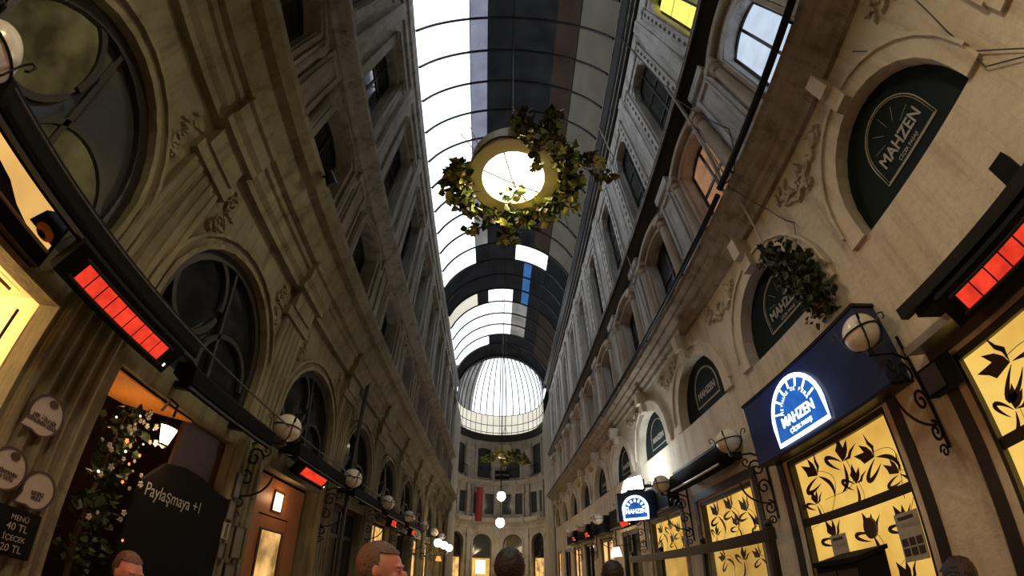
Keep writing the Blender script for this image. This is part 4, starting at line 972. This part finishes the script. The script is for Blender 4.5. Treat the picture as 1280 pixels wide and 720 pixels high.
# ivy hanging in front of the second right arch
g = empty('hanging_ivy', (3.15, 2.45, 4.2), 'dark bush of ivy hanging in front of the second right arch sign', 'ivy')
m = MB()
for a in ((3.16, 2.70, 4.62, .20, 60), (3.12, 2.55, 4.38, .30, 150), (3.12, 2.45, 4.10, .30, 150), (3.14, 2.38, 3.85, .26, 120), (3.16, 2.30, 3.65, .20, 60), (3.14, 2.28, 4.1, .2, 60)): leafy(m, a[:3], a[3], a[4], .085, int(a[2]*100), (.5, .8, 1))
o = m.build('leaves', 'leaf_dark', g); o['kind'] = 'stuff'
m = MB(); leafy(m, (3.08, 2.40, 3.58), .16, 26, .07, 5, (.5, 1, .7)); leafy(m, (3.08, 2.75, 4.6), .12, 12, .07, 6); o = m.build('pale_leaves', 'leaf_dry', g)
m = MB(); m.tube([(3.2, 2.75, 4.9), (3.12, 2.6, 4.5), (3.12, 2.4, 4.0), (3.14, 2.3, 3.5)], .012, 5); m.tube([(3.27, 2.2, 4.7), (3.2, 2.3, 4.4), (3.15, 2.4, 4.1)], .006, 5); m.build('stem', 'leaf_dry', g)

# ------------------------------------------------------------------ cables and pipes
def cable(pts, r, mat, label, sag=0, cat='cable', n=14, group=None):
    P = []
    for (a, b) in zip(pts, pts[1:]):
        for k in range(n):
            t = k/n; p = Vector(a).lerp(Vector(b), t); p.z -= sag*4*t*(1-t); P.append(p)
    P.append(Vector(pts[-1]))
    return tag(MB().tube(P, r, 6).build('cable', mat), label, cat, group or 'cables strung on the right facade')
cable([(3.00, 2.35, 8.80), (3.14, 2.66, 4.82)], .014, 'cable_grey', 'pale straight cable falling from the upper right cornice to the hanging ivy', .0)
cable([(2.99, 2.35, 13.1), (2.99, 2.35, 8.80)], .016, 'cable_dark', 'dark cable dropping from the right eave to the upper cornice', 0)
cable([(2.97, 2.30, 8.78), (3.2, 2.6, 7.6), (3.2, 2.75, 6.4), (2.95, 2.58, 5.9)], .035, 'cable_grey', 'thick grey cable bundle looping beside a first floor column', .1)
cable([(3.0, 2.4, 8.70), (3.18, 2.05, 6.6), (2.93, 2.5, 5.80)], .010, 'cable_dark', 'thin dark wire slanting across the pilaster panel at right', .25)
cable([(2.96, 2.5, 5.75), (3.2, 2.35, 5.1), (3.27, 2.2, 4.7)], .008, 'cable_dark', 'thin dark wire from the right cornice down to the second arch', .05)
cable([(3.27, -.5, 5.0), (3.27, -.25, 4.2), (3.27, -.15, 3.75), (3.27, -.45, 3.4)], .006, 'cable_dark', 'thin drooping wire on the bare plaster at the upper right corner', .0)
cable([(3.27, .3, 5.1), (3.27, -.1, 4.1), (3.27, -.42, 3.5)], .006, 'cable_dark', 'second thin wire crossing the bare plaster at the upper right corner', .0)
cable([(2.62, 4.66, 9.9), (3.01, 5.5, 13.3)], .022, 'sign_cream', 'pale rod sticking out from the right eave beside the chandelier', 0, 'rod')
cable([(3.02, 6.4, 8.9), (3.25, 6.55, 6.2), (3.0, 6.6, 5.85)], .014, 'cable_grey', 'grey cable running down between farther right windows', .1)
t = [(-2.30, -.1+0*k, 2.95) for k in range(1)]
for a, b, lb in ((0.1, 3.86, 'first'), (3.9, 6.16, 'second'), (6.22, 8.5, 'third'), (8.54, 10.8, 'fourth'), (10.9, 13.1, 'fifth')):
    cable([(-2.24, a, 2.93), (-2.24, b, 2.93)], .009, 'cable_dark', 'straight dark rod between left globe lamps, %s span from the front' % lb, .0, 'rod', group='rods between the left globe lamps')
m = MB(); m.tube([(2.90, Y0, 5.83), (2.90, 2.62, 5.83)], .045, 8); m.tube([(2.90, 2.7, 5.80), (2.90, Y1, 5.80)], .04, 8)
for y in range(-2, 22, 2): m.tube([(2.90, y+.3, 5.80), (3.05, y+.3, 5.74)], .02, 5)
tag(m.build('gutter_pipe', 'black_metal'), 'long black pipe running along the edge of the lower right cornice', 'pipe')
m = MB(); m.tube([(-2.62, 6.9, 5.0), (-2.60, 6.9, 0.4)], .04, 8); tag(m.build('drain_pipe', 'gutter_metal'), 'dark vertical drain pipe on the left wall beyond the wooden door', 'pipe')
t = empty('spotlight', (-2.15, 1.6, 5.55), 'small dark spotlight on the edge of the left cornice', 'lamp')
m = MB(); m.tube([(-2.28, 2.5, 5.60), (-2.16, 2.5, 5.55)], .015, 6); m.build('arm', 'black_metal', t); m = MB(); m.tube([(-2.16, 2.44, 5.60), (-2.10, 2.56, 5.48)], [.05, .075], 12); m.build('head', 'black_metal', t)

# right edge awning bar over the heater
t = empty('retracted_awning', (2.6, .3, 2.9), 'black awning bar with bracket along the right edge above the red heater', 'awning')
m = MB(); m.box((2.57, -1.4, 2.74), (2.66, 1.38, 2.82)); m.build('front_bar', 'black_metal', t)
m = MB(); m.box((2.64, -1.4, 2.70), (2.95, 1.30, 2.80)); m.build('housing', 'black_box', t)
for y in (.28,): m = MB(); m.box((2.60, y-.06, 2.80), (2.74, y+.06, 2.98)); m.build('clamp', 'black_box', t)
for y in (1.2, -.8): m = MB(); m.box((2.9, y-.03, 2.72), (WR-.002, y+.03, 2.78)); m.build('bracket', 'black_metal', t)
m = MB(); m.box((2.95, -1.2, 2.64), (WR-.003, 1.70, 2.70)); tag(m.build('light_strip', 'silver'), 'thin grey metal strip above the rightmost gold window', 'trim')

t = empty('loudspeaker', (3.1, 1.60, 2.4), 'small black loudspeaker on the plaster pier beside the navy fascia sign', 'speaker')
m = MB(); m.box8([(2.98, 1.50, 2.28), (3.16, 1.48, 2.28), (3.16, 1.72, 2.28), (2.98, 1.70, 2.28), (2.96, 1.50, 2.50), (3.16, 1.48, 2.54), (3.16, 1.72, 2.54), (2.96, 1.70, 2.50)]); m.build('cabinet', 'black_box', t)
m = MB(); m.box((2.955, 1.52, 2.30), (2.965, 1.68, 2.48)); m.build('grille', 'gutter_metal', t)
m = MB(); m.box((3.16, 1.58, 2.38), (WR, 1.62, 2.42)); m.build('mount', 'black_metal', t)
# ------------------------------------------------------------------ far lamps
def pendant(x, y, z, r, label, top):
    t = empty('hanging_lantern', (x, y, z), label, 'lantern', 'lit lanterns hanging on the centre line')
    m = MB(); m.ball((x, y, z), r, 12, (1, 1, 1.15)); m.build('glass_shade', 'lamp_white', t, True)
    m = MB(); m.lathe([(0, r*1.35), (r*.5, r*1.15), (r*.55, r*1.0), (0, r)], (x, y, z), 12); m.tube([(x+r*1.02*math.cos(2*PI*k/16), y+r*1.02*math.sin(2*PI*k/16), z) for k in range(17)], .015, 5, False)
    m.lathe([(0, -r*1.25), (r*.35, -r*1.1), (0, -r*1.45)], (x, y, z), 8); m.build('fitting', 'black_metal', t)
    m = MB(); m.tube([(x, y, z+r*1.3), (x, y, vp(x, -.02)[1])], .012, 5); m.build('chain', 'black_metal', t)
    lamp('lantern_light', 'POINT', (x, y, z-r*1.6), 14, (1, .84, .6), .1, None, t)
pendant(.16, 13.9, 4.16, .15, 'upper of the two lit round lanterns hanging at the far end', 15.3)
pendant(.17, 17.5, 3.62, .19, 'lower of the two lit round lanterns hanging at the far end', 15.3)
t = empty('lamp_post', (-1.95, 16.2, 0), 'street lamp post with three lit white globes far at left', 'lamp post')
m = MB(); m.tube([(-1.95, 16.2, 0), (-1.95, 16.2, .4), (-1.95, 16.2, 2.2)], [.09, .05, .035], 10); m.build('post', 'black_metal', t)
for k, (x, y, z) in enumerate(((-2.02, 14.8, 2.50), (-1.98, 16.2, 2.50), (-1.93, 17.6, 2.46))):
    m = MB(); m.ball((x, y, z), .15, 12); m.build('globe', 'lamp_white', t, True)
m = MB(); m.tube([(-2.02, 14.8, 2.36), (-2.0, 15.3, 2.2), (-1.95, 16.2, 2.1), (-1.94, 17.0, 2.2), (-1.93, 17.6, 2.33)], .02, 6); m.build('arm', 'black_metal', t)
lamp('post_light', 'POINT', (-1.7, 15.6, 2.9), 22, (1, .62, .30), .2, None, t)
m = MB(); x, y, z = FO(-1.9, -.75, 0); m.add([(x-.25, y, 5.0), (x+.25, y, 5.0), (x+.28, y+.02, 7.6), (x-.2, y, 7.6), (x-.05, y-.04, 5.0), (x, y-.05, 7.6)], [(0, 4, 5, 3), (4, 1, 2, 5)])
o = m.build('hanging_banner', 'flag_red'); tag(o, 'dark red banner hanging on the far round gallery', 'banner')
m = MB(); B = basis(FO(.25, -.36, 8.6), EXC); m.prism([(-.5, -.2), (.6, -.2), (.6, .5), (-.5, .5)], B, 0, .03); o = m.build('name_board', 'black_box'); tag(o, 'dark name board with pale letters on the far upper gallery', 'sign')
text('writing', 'ÇİÇEK PASAJI', .17, lambda a, b, c_=0: B(a+.05, b+.15, c_+.03), 'sign_cream', o, .01)
# small bright items in the far shops
rn = random.Random(4)
for k, (x, y, z, s, mt, lb) in enumerate(((2.95, 10.2, 2.05, .17, 'shop_white', 'glowing shaded table lamp in the window right of the small red heater'), (-2.65, 10.3, 1.95, .10, 'bulb_orange', 'small orange glow lamp in a far left shopfront'),
        (-2.6, 19.5, 2.05, .16, 'bulb_orange', 'orange glow lamp farthest along the left side'))):
    t = empty('shop_lamp', (x, y, z), lb, 'lamp')
    m = MB(); m.lathe([(s*.9, -s), (s*.5, s*.4)], (x, y, z), 12); m.build('shade', mt, t); sg = 1 if x > 0 else -1; m = MB(); m.tube([(x, y, z+s*.3), (x, y, z+s*.6), (sg*(WR+.12 if sg > 0 else WL+.18), y, z+s*.7)], .01, 5); m.build('arm', 'black_metal', t)
lamp('far_shop_light', 'POINT', (2.6, 10.2, 2.3), 14, (1, .75, .45), .1); lamp('far_room_light', 'POINT', (.1, 28.5, 3.2), 90, (1, .78, .5), .3)
lamp('far_gallery_light', 'POINT', (.1, 27.5, 7.0), 60, (1, .9, .75), .3); lamp('left_shop_light', 'POINT', (-2.35, 19.2, 2.2), 30, (1, .55, .22), .15)

# ------------------------------------------------------------------ people
def skin_mesh(joints, edges, sub=2):
    me = bpy.data.meshes.new('skel'); me.from_pydata([j[:3] for j in joints], edges, [])
    ob = bpy.data.objects.new('skel', me); C.objects.link(ob)
    md = ob.modifiers.new('s', 'SKIN'); sv = me.skin_vertices[0].data
    for i, j in enumerate(joints): r = j[3]; sv[i].radius = (r, j[4] if len(j) > 4 else r)
    sv[0].use_root = True; md.use_smooth_shade = True
    if sub: s = ob.modifiers.new('u', 'SUBSURF'); s.levels = sub; s.render_levels = sub
    bpy.context.view_layer.update()
    r = bpy.data.meshes.new_from_object(ob.evaluated_get(bpy.context.evaluated_depsgraph_get()))
    vs = [tuple(v.co) for v in r.vertices]; fs = [tuple(p.vertices) for p in r.polygons]; bpy.data.objects.remove(ob); return vs, fs
def remesh(m, vox, name, mat):
    o = m.build(name, mat); md = o.modifiers.new('r', 'REMESH'); md.mode = 'VOXEL'; md.voxel_size = vox; md.use_smooth_shade = True
    sm = o.modifiers.new('sm', 'SMOOTH'); sm.iterations = 3; sm.factor = .5
    bpy.context.view_layer.update()
    me = bpy.data.meshes.new_from_object(o.evaluated_get(bpy.context.evaluated_depsgraph_get())); bpy.data.objects.remove(o)
    me.name = name
    for p in me.polygons: p.use_smooth = True
    return me
def figure(seated):
    """meshes for a person 1.80 m tall (standing), facing -y, feet at the origin"""
    H = {}; hip = .95 if not seated else .50
    up = hip-.95
    def z(v): return v+up
    legs = {}
    for s in (-1, 1):
        if not seated: legs[s] = [(s*.10, 0, .90, .085), (s*.11, -.01, .50, .058), (s*.11, .02, .28, .055), (s*.11, .02, .09, .036), (s*.12, -.06, .045, .035), (s*.125, -.15, .03, .028)]
        else: legs[s] = [(s*.10, -.02, .50, .085), (s*.12, -.44, .52, .062), (s*.12, -.42, .30, .055), (s*.12, -.40, .09, .036), (s*.13, -.48, .045, .035), (s*.13, -.57, .03, .028)]
    torso = [(0, 0, z(.97), .135, .105), (0, .01, z(1.10), .125, .095), (0, .015, z(1.28), .15, .11), (0, .01, z(1.42), .135, .09), (0, .0, z(1.51), .058), (0, -.01, z(1.60), .058)]
    def armp(s):
        if not seated: return [(s*.175, .01, z(1.43), .055), (s*.235, .02, z(1.28), .047), (s*.26, .03, z(1.13), .042), (s*.265, -.02, z(1.0), .036), (s*.265, -.07, z(.88), .025)]
        return [(s*.175, .01, z(1.43), .055), (s*.23, -.04, z(1.28), .047), (s*.25, -.10, z(1.15), .042), (s*.22, -.22, z(1.10), .036), (s*.17, -.33, z(1.08), .025)]
    J = list(torso); E_ = [(i, i+1) for i in range(5)]
    for s in (-1, 1):
        k = len(J); J += legs[s]; E_ += [(0, k)]+[(k+i, k+i+1) for i in range(5)]
        k = len(J); A = armp(s); J += A; E_ += [(3, k)]+[(k+i, k+i+1) for i in range(4)]
    v, f = skin_mesh(J, E_); body = MB().add(v, f)
    for s in (-1, 1):                                            # hands: palm, four unequal curled fingers, thumb from the side
        A = armp(s); w = Vector(A[-1][:3]); d = (w-Vector(A[-2][:3])).normalized(); side = Vector((0, -1, 0)) if not seated else Vector((-s, 0, 0)); side = (side-d*side.dot(d)).normalized(); pal = d.cross(side)*s
        if pal.x*s > 0: pal = -pal
        q = [w, w+d*.045, w+d*.085]
        v, f = skin_mesh([(*q[0], .022, .018), (*q[1], .036, .016), (*q[2], .036, .014)], [(0, 1), (1, 2)], 2); body.add(v, f)
        for i, L in enumerate((.072, .082, .076, .060)):
            b = q[2]+side*(.028-.0187*i)-d*.012; c1 = b+d*L*.45+pal*.006; c2 = c1+d*L*.30+pal*.020; c3 = c2+d*L*.18+pal*.022
            v, f = skin_mesh([(*b, .0095), (*c1, .009), (*c2, .008), (*c3, .0065)], [(0, 1), (1, 2), (2, 3)], 1); body.add(v, f)
        b = q[0]+d*.028+side*.024; c1 = b+side*.026+d*.028+pal*.01; c2 = c1+d*.030+side*.008+pal*.012
        v, f = skin_mesh([(*b, .013), (*c1, .0105), (*c2, .008)], [(0, 1), (1, 2)], 1); body.add(v, f)
    hz = z(1.69); hd = MB()
    n = 20; vs = []                                              # head: skull plus jaw, face towards -y
    hd.ball((0, .012, hz+.012), .098, 20, (.80, .98, 1.02)); hd.ball((0, -.022, hz-.05), .070, 16, (.84, .98, 1.02)); hd.ball((0, -.045, hz-.085), .030, 10, (1.2, 1, .9))
    hd.ball((0, -.098, hz-.020), .014, 8, (.9, 1.2, 1.6)); hd.ball((0, -.106, hz-.032), .013, 8, (1.15, 1, .8))
    for s in (-1, 1):
        hd.ball((s*.080, .01, hz-.01), .026, 10, (.35, .7, 1.15)); hd.ball((s*.032, -.080, hz+.020), .018, 8, (1.2, .6, .5)); hd.ball((s*.038, -.068, hz-.03), .024, 8, (1, .8, .9))
    hd.ball((0, -.084, hz-.060), .016, 8, (1.5, .7, .35)); hd.ball((0, -.082, hz-.070), .016, 8, (1.3, .7, .4))
    body.add(hd.v, hd.f)
    H['body'] = remesh(body, .0065, 'body', 'skin')
    e = MB()
    for s in (-1, 1): e.ball((s*.031, -.074, hz+.005), .0105, 8)
    H['eyes'] = e
    h = MB()
    def cap(R, sc, yo, thr):
        k = len(h.v); b = MB().ball((0, .022+yo, hz+.022), R, 24, sc); keep = []
        for fc in b.f:
            c = sum((Vector(b.v[i]) for i in fc), Vector())/len(fc)
            if c.z > hz+.078 or (c.y > -.005 and c.z > hz-.055): keep.append(fc)
        rn = random.Random(2); h.add([(x+rn.gauss(0, .0022), y+rn.gauss(0, .0022), z_+rn.gauss(0, .0022)) for x, y, z_ in b.v], keep)
    cap(.1045, (.82, 1.0, 1.01), 0, 0); H['hair'] = h
    sh = [(0, 0, z(.93), .150, .118), (0, .01, z(1.10), .142, .112), (0, .015, z(1.28), .165, .125), (0, .01, z(1.43), .150, .105), (0, .0, z(1.50), .072)]
    SE = [(i, i+1) for i in range(4)]
    for s in (-1, 1):
        k = len(sh); A = armp(s); sh += [(a[0], a[1], a[2], a[3]+.014) for a in A[:4]]+[(A[4][0]*1.0, A[4][1]*.85+A[3][1]*.15, A[4][2]*.85+A[3][2]*.15, .034)]; SE += [(3, k)]+[(k+i, k+i+1) for i in range(4)]
    m1 = MB().add(*skin_mesh(sh, SE)); H['jacket'] = remesh(m1, .012, 'jacket', 'cloth_black')
    tr = [(0, 0, z(.94), .15, .115)]; TE = []
    for s in (-1, 1):
        k = len(tr); G = legs[s][:4]; tr += [(g[0], g[1], g[2], g[3]+.018+(.012 if j == 3 else 0)) for j, g in enumerate(G)]; TE += [(0, k)]+[(k+i, k+i+1) for i in range(3)]
    m1 = MB().add(*skin_mesh(tr, TE)); H['trousers'] = remesh(m1, .012, 'trousers', 'cloth_black')
    q = MB()
    for s in (-1, 1):
        a = legs[s][3]; q.ball((a[0]+s*.008, a[1]-.07, .045), .10, 12, (.46, 1.35, .42)); q.ball((a[0], a[1]+.01, .07), .055, 10, (.9, 1.1, 1.0))
    H['shoes'] = q
    return H
FIG = {False: figure(False), True: figure(True)}
def person(loc, rz, scale, label, seated=False, skin='skin', hair='hair_dark', top='cloth_black', low='cloth_blue', group=None):
    H = FIG[seated]; t = empty('person', loc, label, 'person', group, rz); t.scale = (scale,)*3
    def part(nm, src, mt):
        if isinstance(src, MB):
            me = bpy.data.meshes.new(nm); me.from_pydata(src.v, [], src.f); me.update()
            for p in me.polygons: p.use_smooth = True
        else: me = src.copy()
        me.materials.clear(); me.materials.append(M(mt)); o = bpy.data.objects.new(nm, me); C.objects.link(o); o.parent = t
    part('body', H['body'], skin); part('eyes', H['eyes'], 'sign_cream'); part('hair', H['hair'], hair); part('jacket', H['jacket'], top); part('trousers', H['trousers'], low); part('shoes', H['shoes'], 'shoe_leather')
    return t
person((.08, 2.45, 0), PI, 1.86/1.812, 'dark-haired person seen from behind in black, at the bottom centre', False, 'skin', 'hair_dark', 'cloth_black', 'cloth_black')
person((-.50, 1.90, 0), PI*.5, 1.825/1.812, 'man in profile with short brown hair, skin tinted as if red-lit, left of centre at the bottom', False, 'skin_redlit', 'hair_brown', 'cloth_red', 'cloth_grey')
person((.85, 3.1, 0), PI, 1.765/1.812, 'dark-haired person seen from behind, right of centre at the bottom', False, 'skin', 'hair_dark', 'cloth_grey', 'cloth_black')
person((2.12, 1.42, 0), PI*.9, 1.0, 'seated diner with black hair before the rightmost plaster pier', True, 'skin', 'hair_dark', 'cloth_black', 'cloth_black')
person((-2.15, 2.12, 0), PI*.45, 1.04, 'seated diner with reddish brown hair before the black shop board', True, 'skin_redlit', 'hair_brown', 'cloth_grey', 'cloth_blue')
def chair(x, y, rz, label):
    t = empty('bistro_chair', (x, y, 0), label, 'chair', 'bistro chairs', rz)
    def P(a, b): return (a, b)
    parts = [('seat', [((-.20, -.20, .40), (.20, .20, .425))])]
    def add(nm, m): 
        o = m.build(nm, 'wood_dark'); o.parent = t
    add('seat', MB().box((-.20, -.22, .385), (.20, .20, .41)))
    for sx in (-1, 1):
        add('leg', MB().box((sx*.18-.018, -.21, 0), (sx*.18+.018, -.175, .39))); add('leg', MB().box((sx*.18-.018, .17, 0), (sx*.18+.018, .205, .90)))
    add('backrest', MB().box((-.17, .18, .55), (.17, .20, .62)).box((-.17, .18, .72), (.17, .20, .88)))
chair(2.12, 1.42, PI*.9, 'dark wooden chair under the seated diner at right')
chair(-2.15, 2.12, PI*.45, 'dark wooden chair under the seated diner at left')
